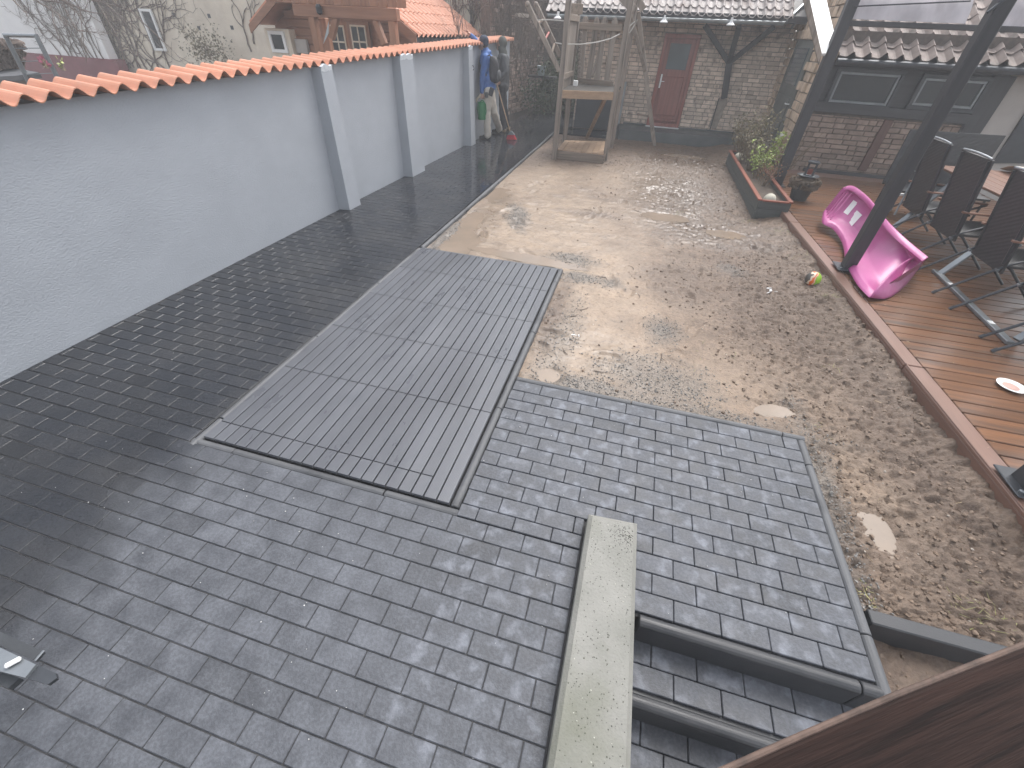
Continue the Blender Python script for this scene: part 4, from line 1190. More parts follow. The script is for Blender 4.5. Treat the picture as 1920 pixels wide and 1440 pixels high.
def flecks(name, mt, n, smin, smax, boxf, parent):
    mb = MB()
    for k in range(n):
        x, y, z = boxf(); s = rng.uniform(smin, smax); m = 7; a0 = rng.random() * 6
        pts = [(x, y, z + .0025)] + [(x + math.cos(a0 + 6.283*i/m) * s * rng.uniform(.6, 1.2), y + math.sin(a0 + 6.283*i/m) * s * rng.uniform(.6, 1.2), z + .0008) for i in range(m)]
        mb.add(pts, [(0, 1+i, 1+(i+1) % m) for i in range(m)])
    put(name, mb, mt, parent, kind='stuff')
def cwpt():
    y = .18 + 1.1 * rng.random(); l = .145 + 0.0 * y; r = .35 + .04 * (1.3 - y) / 1.3
    return (rng.uniform(l, r), y, .108)
flecks('lichen_spots', M_LICHEN, 40, .001, .0035, cwpt, cw)
flecks('moss_specks', M_DARKSPOT, 420, .0008, .0032, cwpt, cw)
def cwfar():
    return (rng.gauss(.32, .03), rng.gauss(1.24, .03), .108)
flecks('moss_patch', M_DARKSPOT, 110, .0010, .0036, lambda: (min(max(rng.gauss(.31, .03), .15), .35), min(rng.gauss(1.22, .035), 1.30), .108), cw)

# ---- deck
M_DECK = wood('red_brown_decking', (.19, .086, .038), (.115, .052, .025), 'x', rough=.30, rnd=.14, bump=.25, c3=(.075, .045, .03), s3=1.1, lo3=.5, hi3=.7, spec=.5)
M_DECK.node_tree.nodes['Principled BSDF'].inputs['Roughness'].default_value = .28
M_DECK_EDGE = wood('reddish_edge_board', (.20, .112, .082), (.16, .088, .064), 'y', rough=.38, rnd=.06, bump=.15)
DZ = .12
deck = thing('deck', (3.5, 5, DZ), 'wet red brown timber deck along the house with a lighter edge board', 'deck')
EX = lambda y: 2.475 - .046 * y            # outer edge line of the deck
a = math.atan(.046)
Rz = Matrix.Rotation(a, 3, 'Z')
y = .2
for y0_, y1_ in ((.1, 3.35), (3.352, 6.7), (6.702, 10.05)):
    ym = (y0_ + y1_) / 2
    put('edge_board', MB().obox((EX(ym) + .065, ym, DZ - .011), .13, (y1_ - y0_) - .004, .03, Rz, .006), M_DECK_EDGE, deck)
    put('edge_lip', MB().obox((EX(ym) + .010, ym, DZ + .006), .014, (y1_ - y0_) - .004, .010, Rz, .003), M_DECK_EDGE, deck)
    put('fascia_board', MB().obox((EX(ym) + .012, ym, DZ - .10), .02, (y1_ - y0_) - .004, .15, Rz, .003), M_DECK_EDGE, deck)
y = .25
while y < 9.75:
    x0_ = EX(y) + .136
    if in_view((x0_, y, DZ), 300) or in_view((3.6, y, DZ), 300):
        xs_ = [x0_, x0_ + rng.uniform(1.6, 2.6), 5.9]
        for q0, q1 in zip(xs_[:-1], xs_[1:]):
            mb = MB().obox(((q0 + q1) / 2, y + .0625, DZ - .013 + rng.uniform(-.0015, .0015)), q1 - q0 - .004, .122, .026, Matrix.Rotation(rng.gauss(0, .0008), 3, 'Z') @ Matrix.Rotation(rng.gauss(0, .006), 3, 'X'), .004)
            put('plank', mb, M_DECK, deck)
    y += .13
# grooved composite strip along the house wall
for k in range(16):
    put('grooved_strip', MB().box(2.3, 5.9, 9.78 + .021 * k, 9.78 + .021 * k + .017, DZ - .02, DZ + .004, .003), M_DECK_EDGE, deck)
put('joist_bed', MB().box(2.65, 5.9, .1, 10.1, -.1, DZ - .03), M_SOIL_BASE, deck)

# fallen leaves and debris on the boards
M_LEAF_PALE = mat('fallen_leaf', (.36, .27, .17), (.22, .15, .09), rough=.7, bump=.2, rnd=.3, island=True, world=True)
mb = MB()
for k in range(130):
    x = 2.45 + 1.4 * rng.random(); y = 1.9 + 4.2 * rng.random(); s = rng.uniform(.004, .014); a0 = rng.random()*6.28
    pts = [(x + math.cos(a0 + t) * s * q, y + math.sin(a0 + t) * s * q, DZ + .003 + .003 * rng.random()) for t, q in ((0, 1.4), (1.3, .6), (3.1, 1.3), (4.6, .7))]
    mb.add(pts, [(0, 1, 2, 3)])
put('leaf_litter', mb, M_LEAF_PALE, kind='stuff')

# ---- house on the garden side
YF = 10.15; XS = 2.74
gh = thing('side_house', (4, YF, 0), 'low half-timbered brick house with tiled roof beside the deck', 'building')
put('wall', MB().box(XS, 8.2, YF + .012, YF + .25, -.1, 2.2), M_MORTAR_DARK, gh)
z5 = Zm(1440, 0, 4.0)
def F5(x, y, off=0.0): return aty(*z5(x, y), YF - off)
sill_z = F5(900, 850).z - .02
bl0 = F5(330, 900).x; br0 = F5(1500, 980).x
brickwork(gh, (XS + .02, YF, DZ - .02), (1, 0, 0), (0, -1, 0), br0 - XS + .1, sill_z - DZ - .05, .235, .083, M_BRICK_RED, joint=.012, jit=.006, limit=280, proud=.014)
# half timbering
put('sill_beam', MB().beam((XS, YF - .03, F5(900, 835).z), (F5(1560, 900).x, YF - .03, F5(1400, 885).z), .10, .15, ch=.008), M_DARKWOOD_X, gh)
put('timber_post', MB().beam(F5(700, 1280, .03), F5(910, 900, .03), .14, .06, (0, 1, 0), .006), wood('brown_timber', (.12, .06, .045), (.08, .04, .03), 'z', rough=.6), gh)
put('timber_post', MB().beam(F5(1440, 1100, .04), F5(1780, 570, .04), .30, .08, (0, 1, 0), .008), M_DARKWOOD, gh)
put('base_beam', MB().box(XS + .35, F5(880, 1300).x, YF - .09, YF - .03, DZ, DZ + .06, .01), M_DARKWOOD_X, gh)
hb = F5(900, 480).z
put('head_beam', MB().beam((XS, YF - .05, hb + .02), (8.0, YF - .05, hb + .02), .10, .12, ch=.008), M_DARKWOOD_X, gh)
put('plaster_panel', MB().box(F5(1600, 900).x, 8.1, YF - .02, YF + .011, -.05, hb), M_PLASTER, gh)
put('black_door', MB().prism([F5(1690, 1225, .06), F5(1990, 760, .06), F5(2200, 760, .06), F5(2200, 1225, .06)], (0, .05, 0)), M_DARKMETAL, gh)
# windows
for (xa, ya, xb, xt, yt) in ((412, 790, 905, 490, 500), (1030, 815, 1545, 1130, 555)):
    p = F5(xa, ya, .06); q = F5(xb, ya + 20, .06); t = F5(xt, yt, .06)
    w = q.x - p.x; h = max(t.z, hb - .09) - p.z
    f_ = put('window', frame(MB(), (p.x, YF - .05, p.z), (1, 0, 0), (0, 0, 1), w, h, .055, .06, (0, -1, 0)), M_DARKMETAL, gh)
    frm = put('window_sash', frame(MB(), (p.x + .057, YF - .035, p.z + .057), (1, 0, 0), (0, 0, 1), w - .114, h - .114, .035, .05, (0, -1, 0)), M_GREYMETAL, f_)
    put('pane', MB().box(p.x + .09, q.x - .09, YF - .02, YF - .008, p.z + .09, p.z + h - .09), M_GLASS, f_)
put('dark_infill', MB().box(XS + .01, F5(1560, 600).x + .3, YF - .004, YF + .01, sill_z, hb), M_DARKWOOD_X, gh)
# roof
ez = F5(900, 430).z; EYF = YF - .35
re0 = aty(*z5(525, 420), EYF); re1 = aty(*z5(1900, 500), EYF)
rsl = Vector((0, .885, .465)).normalized()
tiled(gh, (re0.x + .02, EYF, re0.z), (1, 0, (re1.z - re0.z) / (re1.x - re0.x)), rsl, 6.0, 9, .232, .30, M_TILE_GREY, h=.075, limit=280)
put('eave_gutter', MB().tube([(re0.x, EYF - .03, re0.z - .07), (8.0, EYF - .03, re0.z - .07 + .02)], .05, 10), M_DARKMETAL, gh)
put('verge_board', MB().beam((re0.x - .02, EYF, re0.z - .02), Vector((re0.x - .02, EYF, re0.z - .02)) + rsl * 2.9, .03, .16), M_GREYWOOD_X, gh)
# sandstone side wall with the grey door
put('side_wall', MB().box(XS + .012, XS + .25, YF + .26, YB - .0, -.1, 3.4), M_MORTAR, gh)
z4 = Zm(1160, 0, 4.8)
S4 = lambda x, y: atx(*z4(x, y), XS)
dya, dyb = S4(1450, 1150).y, S4(1330, 1100).y
dya = S4(1500, 1000).y; 
dA = S4(1580, 900); dB = S4(1430, 900)
ya_, yb_ = min(dA.y, dB.y), max(dA.y, dB.y)
dtop = S4(1700, 360).z
brickwork(gh, (XS, YB, .1), (0, -1, 0), (-1, 0, 0), YB - YF - .02, 3.1, .30, .15, M_SANDSTONE, holes=[(YB - yb_, YB - ya_, -.1, dtop - .1)], joint=.02, jit=.014, limit=200, proud=.03, name='stone', rest='stone_courses', depth=.1)
dr = put('grey_door', MB().box(XS - .03, XS + .01, ya_ + .02, yb_ - .02, .12, dtop, .005), M_DOOR_GREY, gh)
pz0, pz1 = S4(1560, 760).z, S4(1680, 430).z
put('door_pane', MB().box(XS - .045, XS - .031, ya_ + .22, yb_ - .2, pz0, pz1, .002), M_DOORGLASS, dr)
put('door_panel', MB().box(XS - .045, XS - .031, ya_ + .2, yb_ - .2, .35, pz0 - .2, .005), M_DOOR_GREY, dr)
put('handle', MB().tube([(XS - .035, ya_ + .1, 1.05), (XS - .09, ya_ + .1, 1.05), (XS - .09, ya_ + .22, 1.05)], .012, 6), M_WHITE, dr)
put('stone_lintel', MB().box(XS - .05, XS + .02, ya_ - .2, yb_ + .2, dtop + .01, dtop + .16, .01), M_SANDSTONE, gh)
put('door_jamb', MB().box(XS - .04, XS + .0, ya_ - .05, ya_ + .015, .1, dtop, .004), M_DOOR_GREY, gh); put('door_jamb', MB().box(XS - .04, XS + .0, yb_ - .015, yb_ + .05, .1, dtop, .004), M_DOOR_GREY, gh)
put('downpipe', MB().tube([atx(1397, 175, XS - .1), atx(1496, 36, XS - .1)], .03, 8), M_ZINC, gh)
# grey crate before the door and a pale pipe end
c0 = at(1455, 262, 0)
gc = thing('storage_box', (c0.x, c0.y, 0), 'dark grey box with metal lid standing below the grey door', 'box')
put('body', MB().box(2.22, 2.68, 10.95, 11.35, -.02, .30, .02), M_DOOR_GREY, gc)
put('lid', MB().box(2.20, 2.70, 10.93, 11.37, .301, .33, .01), M_GREYMETAL, gc)
pp = at(1457, 277, .05)
put('pale_pipe_end', MB().tube([at(1456, 278, .08), atx(1467, 252, 2.60)], .04, 10), M_WHITE, label='short white pipe piece leaning at the sandstone wall foot behind the planter', cat='pipe')

# ---- pergola
pg = thing('pergola', (2.4, 5.2, DZ), 'dark timber pergola over the deck with grey canvas strips', 'pergola')
M_CANVAS = mat('grey_canvas', (.62, .58, .60), (.46, .43, .45), rough=.7, ns=3, bump=.25, bs=25, rnd=.05, stretch=(1, 1, .35), c3=(.36, .33, .345), s3=4, lo3=.5, hi3=.75)
def post(bx_, by_, top, s=.115, plate=True, k=0):
    put('post', MB().box(bx_ - s/2, bx_ + s/2, by_ - s/2, by_ + s/2, DZ + .012, top, .01), M_DARKWOOD, pg)
    put('post_foot', MB().box(bx_ - .12, bx_ + .13, by_ - .12, by_ + .12, DZ + .022, DZ + .034, .004), M_DARKMETAL, pg)
    for sx_ in (-1, 1): put('bolt', MB().lathe([(.012, 0), (.012, .01), (.006, .014)], (bx_ + sx_ * .09, by_ - .08, DZ + .034), 8), M_GREYMETAL, pg)
post(2.44, 5.20, 3.0); post(2.34, 8.62, 3.0, .14); 
b3 = at(1905, 885, DZ + .02)
post(2.50, 2.20, 3.0, .13)
bz = aty(1600, 44, 8.62).z
put('cross_beam', MB().beam((2.30, 8.62, bz), (6.8, 8.62, bz + .02), .10, .06, ch=.006), M_DARKWOOD_X, pg)
put('cross_beam', MB().beam((2.30, 8.66, bz + .42), (6.8, 8.66, bz + .44), .10, .10, ch=.006), M_DARKWOOD_X, pg)
put('top_rail', MB().beam((2.36, 8.9, 3.0), (2.50, 1.0, 3.0), .10, .14, ch=.006), M_DARKWOOD_X, pg)
def canvas(x0_, x1_, z0_, z1_, Y_, sag=.02):
    n, m = 26, 6; vs = []
    for i in range(n + 1):
        for j in range(m + 1):
            u = i / n; v = j / m
            vs.append((x0_ + (x1_ - x0_) * u, Y_ + .02 * math.sin(u * 19) * (1 - v) + .25 * v - .06 * math.sin(v * 3.1), z0_ + (z1_ - z0_) * v - sag * math.sin(u * 3.14) * v))
    return MB().add(vs, [(i*(m+1)+j, (i+1)*(m+1)+j, (i+1)*(m+1)+j+1, i*(m+1)+j+1) for i in range(n) for j in range(m)])
xm = aty(1812, 40, 8.6).x
xm2 = aty(1840, 50, 8.6).x
put('canvas_strip', canvas(2.42, xm, bz + .045, bz + .40, 8.60), M_CANVAS, pg, smooth=True)
put('canvas_strip', canvas(xm2, 6.6, bz + .03, bz + .40, 8.58), M_CANVAS, pg, smooth=True)
put('tension_wire', MB().tube([aty(1600, 12, 8.5), aty(1820, 2, 8.5)], .008, 5), M_DARKMETAL, pg)
put('bracket', MB().beam(aty(1850, 25, 5.15), aty(1890, -6, 5.15), .02, .02), M_DARKMETAL, pg)
# bright white panel leaning with its brown batten at the first post
wp = thing('white_board', aty(1540, 60, 8.4), 'bright white board with a brown batten slanting down to the first pergola post', 'board')
YP = 8.45
put('panel', MB().prism([aty(1517, -8, YP + 1.3), aty(1548, -8, YP + 1.3), aty(1564, 61, YP + .45), aty(1549, 100, YP), aty(1540, 100, YP)], (0, .02, -.03)), M_WHITE, wp)
put('batten', MB().prism([aty(1505, -8, YP - .01), aty(1517, -8, YP - .01), aty(1541, 100, YP - .01), aty(1536, 122, YP - .01)], (0, .05, 0)), M_GREYWOOD, wp)

# ---- planter with plants
M_PLANTER = wood('grey_stained_board', (.085, .095, .09), (.06, .068, .065), 'x', rough=.6, rnd=.12, bump=.25)
M_PLRIM = wood('red_brown_rim', (.28, .085, .05), (.2, .06, .035), 'y', rough=.45, rnd=.1)
zp = Zm(1340, 180, 6)
PZ = .24
pc = [at(*zp(*q), PZ) for q in ((510, 1180), (858, 1212), (0, 0), (172, 622))]
pA, pB, pD = pc[0], pc[1], pc[3]
dirL = (pD - pA); Ll = dirL.length; dirL.normalize()
pl = thing('planter', (pA.x + .2, pA.y + 1, 0), 'long grey board planter with red brown rim holding bare shrubs', 'planter')
W = (pB - pA); Wl = W.length; W = W.normalized(); W = (W - dirL * W.dot(dirL) * .0)
Zv = Vector((0, 0, 1))
def side(p, q, n=2, name='side_board'):
    hgt = (PZ + .06) / n
    for k in range(n):
        z0_ = -.06 + hgt * k
        a_ = Vector((p.x, p.y, z0_ + hgt/2)); b_2 = Vector((q.x, q.y, z0_ + hgt/2))
        put(name, MB().beam(a_, b_2, .024, hgt - .004, ch=.003), M_PLANTER, pl)
pC = pB + dirL * Ll
side(pA, pB, 3, 'end_board'); side(pA, pD); side(pB, pC); side(pD, pC, 2, 'end_board')
inn = W * .04
for p, q in ((pA, pD), (pB, pC)): put('rim_board', MB().beam(p + Vector((0, 0, .012)) , q + Vector((0, 0, .012)), .06, .022, ch=.004), M_PLRIM, pl)
for p, q in ((pA, pB), (pD, pC)): put('rim_board', MB().beam(p + Vector((0, 0, .010)) + W * .03, q + Vector((0, 0, .010)) - W * .03, .05, .022, ch=.004), M_PLRIM, pl)
put('soil', MB().prism([pA, pB, pC, pD], (0, 0, -.06)), M_SOIL_BASE, pl, origin=None).location.z -= .06
M_STEM = mat('dry_stem', (.22, .17, .11), (.14, .105, .07), rough=.8, rnd=.2, island=True, bump=0, world=True)
M_LEAF_DRY = mat('dull_shrub_leaf', (.15, .135, .075), (.22, .185, .12), rough=.7, rnd=.35, island=True, bump=0, world=True)
M_LEAF_LIME = mat('yellow_green_leaf', (.36, .42, .12), (.26, .33, .085), rough=.5, rnd=.25, island=True, bump=0, world=True)
M_LEAF_DARK = mat('dark_conifer_foliage', (.055, .075, .04), (.085, .10, .055), rough=.7, rnd=.4, island=True, bump=0, world=True)
M_TWIG_RED = mat('rusty_twig_leaf', (.30, .15, .08), (.2, .10, .06), rough=.7, rnd=.3, island=True, bump=0, world=True)
def leaf(mb, p, s, R_, up=.4):
    d = Vector((R_.gauss(0, 1), R_.gauss(0, 1), R_.gauss(up, .7))).normalized()
    n = d.cross(Vector((R_.gauss(0, 1), R_.gauss(0, 1), R_.gauss(0, 1)))).normalized(); 
    b2 = d * s; w = n * s * .42; t = d.cross(n) * s * .14
    mb.add([p, p + b2 * .5 + w + t, p + b2, p + b2 * .5 - w + t], [(0, 1, 2), (0, 2, 3)])
def shrub(name, base, label, nst, h, spread, mleaf, ls, lper, cat='shrub', group=None, seed=1, lean=(0, 0), mstem=None, start=.35, r=.006):
    R_ = random.Random(seed); t = thing(name, base, label, cat, group); st = MB(); lf = MB(); base = Vector(base)
    for k in range(nst):
        a0 = R_.random() * 6.28; rr = R_.random() ** .5 * spread
        p = base + Vector((math.cos(a0) * rr * .35, math.sin(a0) * rr * .35, 0))
        tip = base + Vector((math.cos(a0) * rr + lean[0], math.sin(a0) * rr + lean[1], h * R_.uniform(.6, 1.05)))
        pts = [p]
        for i in range(1, 6):
            q = p.lerp(tip, i / 5) + Vector((R_.gauss(0, .018), R_.gauss(0, .018), 0)); pts.append(q)
            if i >= 5 * start:
                for m_ in range(lper): leaf(lf, q + Vector((R_.gauss(0, .025), R_.gauss(0, .025), R_.gauss(0, .04))), ls * R_.uniform(.5, 1.2), R_)
            if i > 1 and R_.random() < .5:
                e = q + Vector((R_.gauss(0, .08), R_.gauss(0, .08), R_.uniform(.02, .12))); st.tube([q, e], [r * .5, r * .25], 4, cap=False)
                for m_ in range(lper): leaf(lf, e + Vector((R_.gauss(0, .02), R_.gauss(0, .02), R_.gauss(0, .02))), ls * R_.uniform(.5, 1.2), R_)
        st.tube(pts, [r * (1 - .12 * i) for i in range(6)], 4, cap=False)
    put('stems', st, mstem or M_STEM, t)
    if lf.v: put('foliage', lf, mleaf, t)
    return t
def inpl(u, v): return pA + dirL * (Ll * u) + W * (Wl * v) + Vector((0, 0, -.06))
shrub('dry_shrub', inpl(.80, .55), 'tall straw coloured shrub at the far end of the planter', 46, .78, .34, M_LEAF_DRY, .05, 3, seed=2, lean=(-.05, 0), start=.5)
shrub('dry_shrub', inpl(.62, .6), 'tangled grey brown shrub in the middle of the planter', 34, .62, .30, M_LEAF_DRY, .045, 2, seed=3, start=.4)
shrub('dry_shrub', inpl(.95, .6), 'low dull shrub leaning over the planter end towards the plinth', 30, .55, .30, M_LEAF_DRY, .05, 3, seed=33, lean=(-.1, .1), start=.4)
shrub('green_shrub', inpl(.47, .55), 'lime green leafed twig bush in the planter, larger one', 14, .42, .22, M_LEAF_LIME, .045, 6, seed=4, start=.5)
shrub('green_shrub', inpl(.60, .85), 'lime green branch reaching up at the planter side towards the house', 8, .62, .2, M_LEAF_LIME, .05, 6, seed=5, lean=(.2, -.05), start=.6)
shrub('rusty_shrub', inpl(.34, .6), 'thin rusty brown twigs near the near end of the planter', 14, .34, .2, M_TWIG_RED, .03, 2, seed=6, start=.3)
shrub('bare_shrub', inpl(.55, 1.3) + Vector((.06, 0, 0)), 'bare arching twigs between planter and pergola post', 16, .75, .3, M_STEM, .02, 0, seed=7, lean=(.1, -.3))
M_BALL = mat('cream_stone_ball', (.62, .58, .47), (.5, .47, .38), rough=.6, ns=6, bump=.15, rnd=0)
for (px, py, lb) in ((zp(617, 1165)[0], zp(617, 1165)[1], 'cream stone ball at the near end of the planter'), (zp(270, 690)[0], zp(270, 690)[1], 'cream ribbed ball at the far end of the planter rim')):
    p = at(px, py, .22); put('garden_ball', MB().ball(p, .085, 18, 12), M_BALL, smooth=True, label=lb, cat='ball', group='cream balls in the planter')

# ---- bucket with bowl and lantern
pt = at(*zp(935, 1185), DZ); pt = Vector((pt.x + .02, pt.y + .12, DZ))
bk = thing('plant_bucket', pt, 'black plastic bucket with drooping brown moss rim standing on the deck by the planter', 'bucket')
put('bucket', MB().lathe([(.115, 0), (.12, .01), (.16, .24), (.168, .245), (.168, .262), (.15, .262), (.13, .2)], pt, 22), mat('black_plastic', (.04, .043, .045), (.03, .032, .034), rough=.45, rnd=0), bk)
mb = MB(); 
for k in range(260):
    a0 = rng.random()*6.28; zz_ = rng.uniform(.17, .30); p = pt + Vector((math.cos(a0)*.185*rng.uniform(.9, 1.1), math.sin(a0)*.185*rng.uniform(.9, 1.1), zz_)); mb.ball(p, rng.uniform(.012, .03), 5, 4, jit=.5)
mb.ball(pt + Vector((0, 0, .27)), .17, 16, 8, (1, 1, .35), jit=.12)
put('moss_rim', mb, mat('brown_moss', (.13, .095, .065), (.08, .06, .04), rough=.9, bump=.6, rnd=.1), bk)
lt = thing('fire_bowl', pt + Vector((0, 0, .33)), 'small black lantern on a dark dish set on top of the mossy bucket', 'lantern')
put('dish', MB().lathe([(.05, 0), (.15, .015), (.155, .022), (.05, .012)], pt + Vector((0, 0, .33)), 22), M_DARKMETAL, lt)
put('water', MB().lathe([(.0, 0), (.10, .0)], pt + Vector((-.02, -.02, .352)), 18, cap=False), M_ZINC, lt)
mb = MB(); q = pt + Vector((0, 0, .345))
mb.lathe([(.075, 0), (.075, .02), (.07, .02), (.07, 0)], q, 16, cap=False).lathe([(.078, .17), (.082, .19), (.075, .20), (.06, .185)], q, 16)
for k in range(4):
    a0 = k * 1.5708 + .5; mb.beam(q + Vector((math.cos(a0)*.07, math.sin(a0)*.07, .01)), q + Vector((math.cos(a0)*.074, math.sin(a0)*.074, .18)), .035, .012, (math.cos(a0), math.sin(a0), 0))
put('cage', mb, M_DARKMETAL, lt)
put('candle', MB().lathe([(.035, .02), (.035, .09), (.02, .095)], q, 14), mat('dull_red_wax', (.25, .06, .04), rough=.5, rnd=0), lt)

# ---- ball on the mud
bp_ = at(1528, 530, -.02)
bx_ = Vector((2.075, 4.95, .062))
bl_ = thing('toy_ball', (bx_.x, bx_.y, -.03), 'small lime green ball with orange and white pattern lying on the mud by the deck', 'ball')
m_ = bpy.data.materials.new('printed_ball'); m_.use_nodes = True
nt = m_.node_tree; N_2 = nt.nodes; L_2 = nt.links; bs_ = N_2['Principled BSDF']
tc = N_2.new('ShaderNodeTexCoord'); nz = N_2.new('ShaderNodeTexNoise'); nz.inputs['Scale'].default_value = 9; nz.inputs['Detail'].default_value = 2
L_2.new(tc.outputs['Object'], nz.inputs['Vector'])
sx = N_2.new('ShaderNodeSeparateXYZ'); L_2.new(tc.outputs['Object'], sx.inputs[0])
ad = N_2.new('ShaderNodeMath'); ad.operation = 'MULTIPLY_ADD'; ad.inputs[1].default_value = 5.5; L_2.new(sx.outputs[0], ad.inputs[0]); L_2.new(nz.outputs[0], ad.inputs[2])
cr = N_2.new('ShaderNodeValToRGB'); cr.color_ramp.interpolation = 'CONSTANT'
el = cr.color_ramp.elements; el[0].position = 0; el[0].color = (.10, .09, .08, 1); el[1].position = .24; el[1].color = (.75, .60, .45, 1)
for pos, c in ((.34, (.80, .16, .03, 1)), (.46, (.72, .68, .55, 1)), (.52, (.75, .22, .04, 1)), (.58, (.28, .55, .06, 1)), (.75, (.36, .62, .05, 1))):
    e_ = el.new(pos); e_.color = c
L_2.new(ad.outputs[0], cr.inputs[0]); L_2.new(cr.outputs[0], bs_.inputs['Base Color']); bs_.inputs['Roughness'].default_value = .3
put('ball_skin', MB().ball(bx_, .078, 24, 16), m_, bl_, smooth=True)

# white scraps on the ground
for (px, py, s, lb) in ((1442, 545, .06, 'torn white scrap lying on the mud left of the toy ball'), (1083, 632, .025, 'tiny white shard on the pale mud right of the pit cover')):
    p = at(px, py, -.02); mb = MB(); R_ = random.Random(px)
    for k in range(7):
        c = p + Vector((R_.gauss(0, s), R_.gauss(0, s*.6), .012)); mb.obox(c, s*.5, s*.35, .004, Euler((R_.gauss(0, .4), R_.gauss(0, .4), R_.random()*3)).to_matrix())
    put('white_scrap', mb, M_WHITE, label=lb, cat='scrap')

# ---- plate on the deck
pp = at(1893, 727, DZ)
pz = thing('saucer', (pp.x + .0, pp.y, DZ), 'round white plate with pink centre lying on the deck boards', 'plate')
M_PINKC = mat('pale_pink_glaze', (.62, .40, .34), (.5, .32, .27), rough=.4, ns=30, rnd=0)
put('dish', MB().lathe([(.045, 0), (.06, .004), (.088, .016), (.09, .018), (.086, .018), (.055, .008)], (pp.x, pp.y, DZ + .004), 28), M_WHITE, pz, smooth=True)
put('centre', MB().lathe([(.0, .012), (.035, .011), (.05, .009)], (pp.x, pp.y, DZ + .004), 24, cap=False), M_PINKC, pz)

# ---- pink toy slide lying on its side
M_PINK = mat('pink_plastic', (.46, .09, .28), (.42, .08, .25), rough=.38, ns=3, bump=.05, bs=40, rnd=0, c3=(.5, .15, .33), s3=3)
sl = thing('toy_slide', (2.7, 5.6, DZ), 'bright pink plastic toy slide lying on its side on the deck', 'toy slide')
z6 = Zm(1340, 200, 3.2727)
s6 = lambda x, y, z: at(*z6(x, y), z)
up_ = [s6(790, 500, .56), s6(850, 488, .60), s6(930, 545, .60), s6(990, 610, .58), s6(1050, 690, .55), s6(1160, 800, .50), s6(1310, 925, .42)]
low = [s6(672, 650, .24), s6(668, 715, .22), s6(735, 755, .20), s6(790, 840, .165), s6(815, 960, .155), s6(880, 1090, .165), s6(950, 1172, .16)]
def crv(P_, t):
    t = t * (len(P_) - 1); i = min(int(t), len(P_) - 2); f_ = t - i
    p0 = P_[max(i-1, 0)]; p1 = P_[i]; p2 = P_[i+1]; p3 = P_[min(i+2, len(P_)-1)]
    return .5 * ((2*p1) + (-p0 + p2) * f_ + (2*p0 - 5*p1 + 4*p2 - p3) * f_*f_ + (-p0 + 3*p1 - 3*p2 + p3) * f_**3)
nS = 40; prof = [(0, 0), (.0, .012), (.04, .014), (.10, .012), (.125, -.02), (.16, -.10), (.22, -.125), (.5, -.13), (.78, -.125), (.84, -.10), (.875, -.02), (.90, .012), (.96, .014), (1, .012), (1, 0)]
vs = []
for i in range(nS + 1):
    t = i / nS; a_ = crv(low, t); b_2 = crv(up_, t)
    T = (crv(low, min(t + .02, 1)) + crv(up_, min(t + .02, 1)) - crv(low, max(t - .02, 0)) - crv(up_, max(t - .02, 0))).normalized()
    Wd = (b_2 - a_); n_v = T.cross(Wd).normalized()
    if n_v.dot(EYE - a_) < 0: n_v = -n_v
    n_v = Vector((n_v.x, n_v.y, n_v.z * .12)).normalized()
    dep = (1.0 if t > .1 else .35 + 6.5 * t) * (1.15 if t > .55 else 1)
    for s_, h_ in prof: vs.append(a_ + Wd * s_ + n_v * (h_ * dep if h_ < 0 else h_))
m = len(prof)
mb = MB().add(vs, [(i*m + j, i*m + j + 1, (i+1)*m + j + 1, (i+1)*m + j) for i in range(nS) for j in range(m - 1)] + [tuple(nS*m + j for j in range(m)), tuple(range(m))[::-1]])
sm = baked(mb, 'chute', [('SOLIDIFY', dict(thickness=.006, offset=0)), ('BEVEL', dict(width=.002, segments=1))])
for p in sm.polygons: p.use_smooth = True
put_mesh('chute', sm, M_PINK, sl, (2.7, 5.6, .3))
# deep end hood
E0, E1 = low[-1], up_[-1]
q0 = s6(1075, 1188, DZ + .005); q1 = s6(1180, 1090, DZ + .005); q2 = s6(1245, 1000, DZ + .01); 
mid1 = crv(low, .97).lerp(crv(up_, .97), .35); mid2 = crv(low, .97).lerp(crv(up_, .97), .7)
rim = [E0, s6(1005, 1100, .26), s6(1085, 1015, .33), s6(1165, 945, .37), s6(1240, 915, .40), E1]
out = [E0.lerp(q0, .35), q0, q1, q2.lerp(q1, .3), q2, E1.lerp(q2, .12)]
vs = []
for i in range(6):
    for j in range(5):
        vs.append(rim[i].lerp(out[i], j / 4) + Vector((-.015, -.02, .03)) * math.sin(j / 4 * 3.14) * (1 if 0 < i < 5 else 0))
mb = MB().add(vs, [(i*5 + j, (i+1)*5 + j, (i+1)*5 + j + 1, i*5 + j + 1) for i in range(5) for j in range(4)])
sm = baked(mb, 'end_hood', [('SUBSURF', dict(levels=1, render_levels=1)), ('SOLIDIFY', dict(thickness=.007, offset=0))])
for p in sm.polygons: p.use_smooth = True
put_mesh('end_hood', sm, M_PINK, sl, (2.8, 4.8, .3))
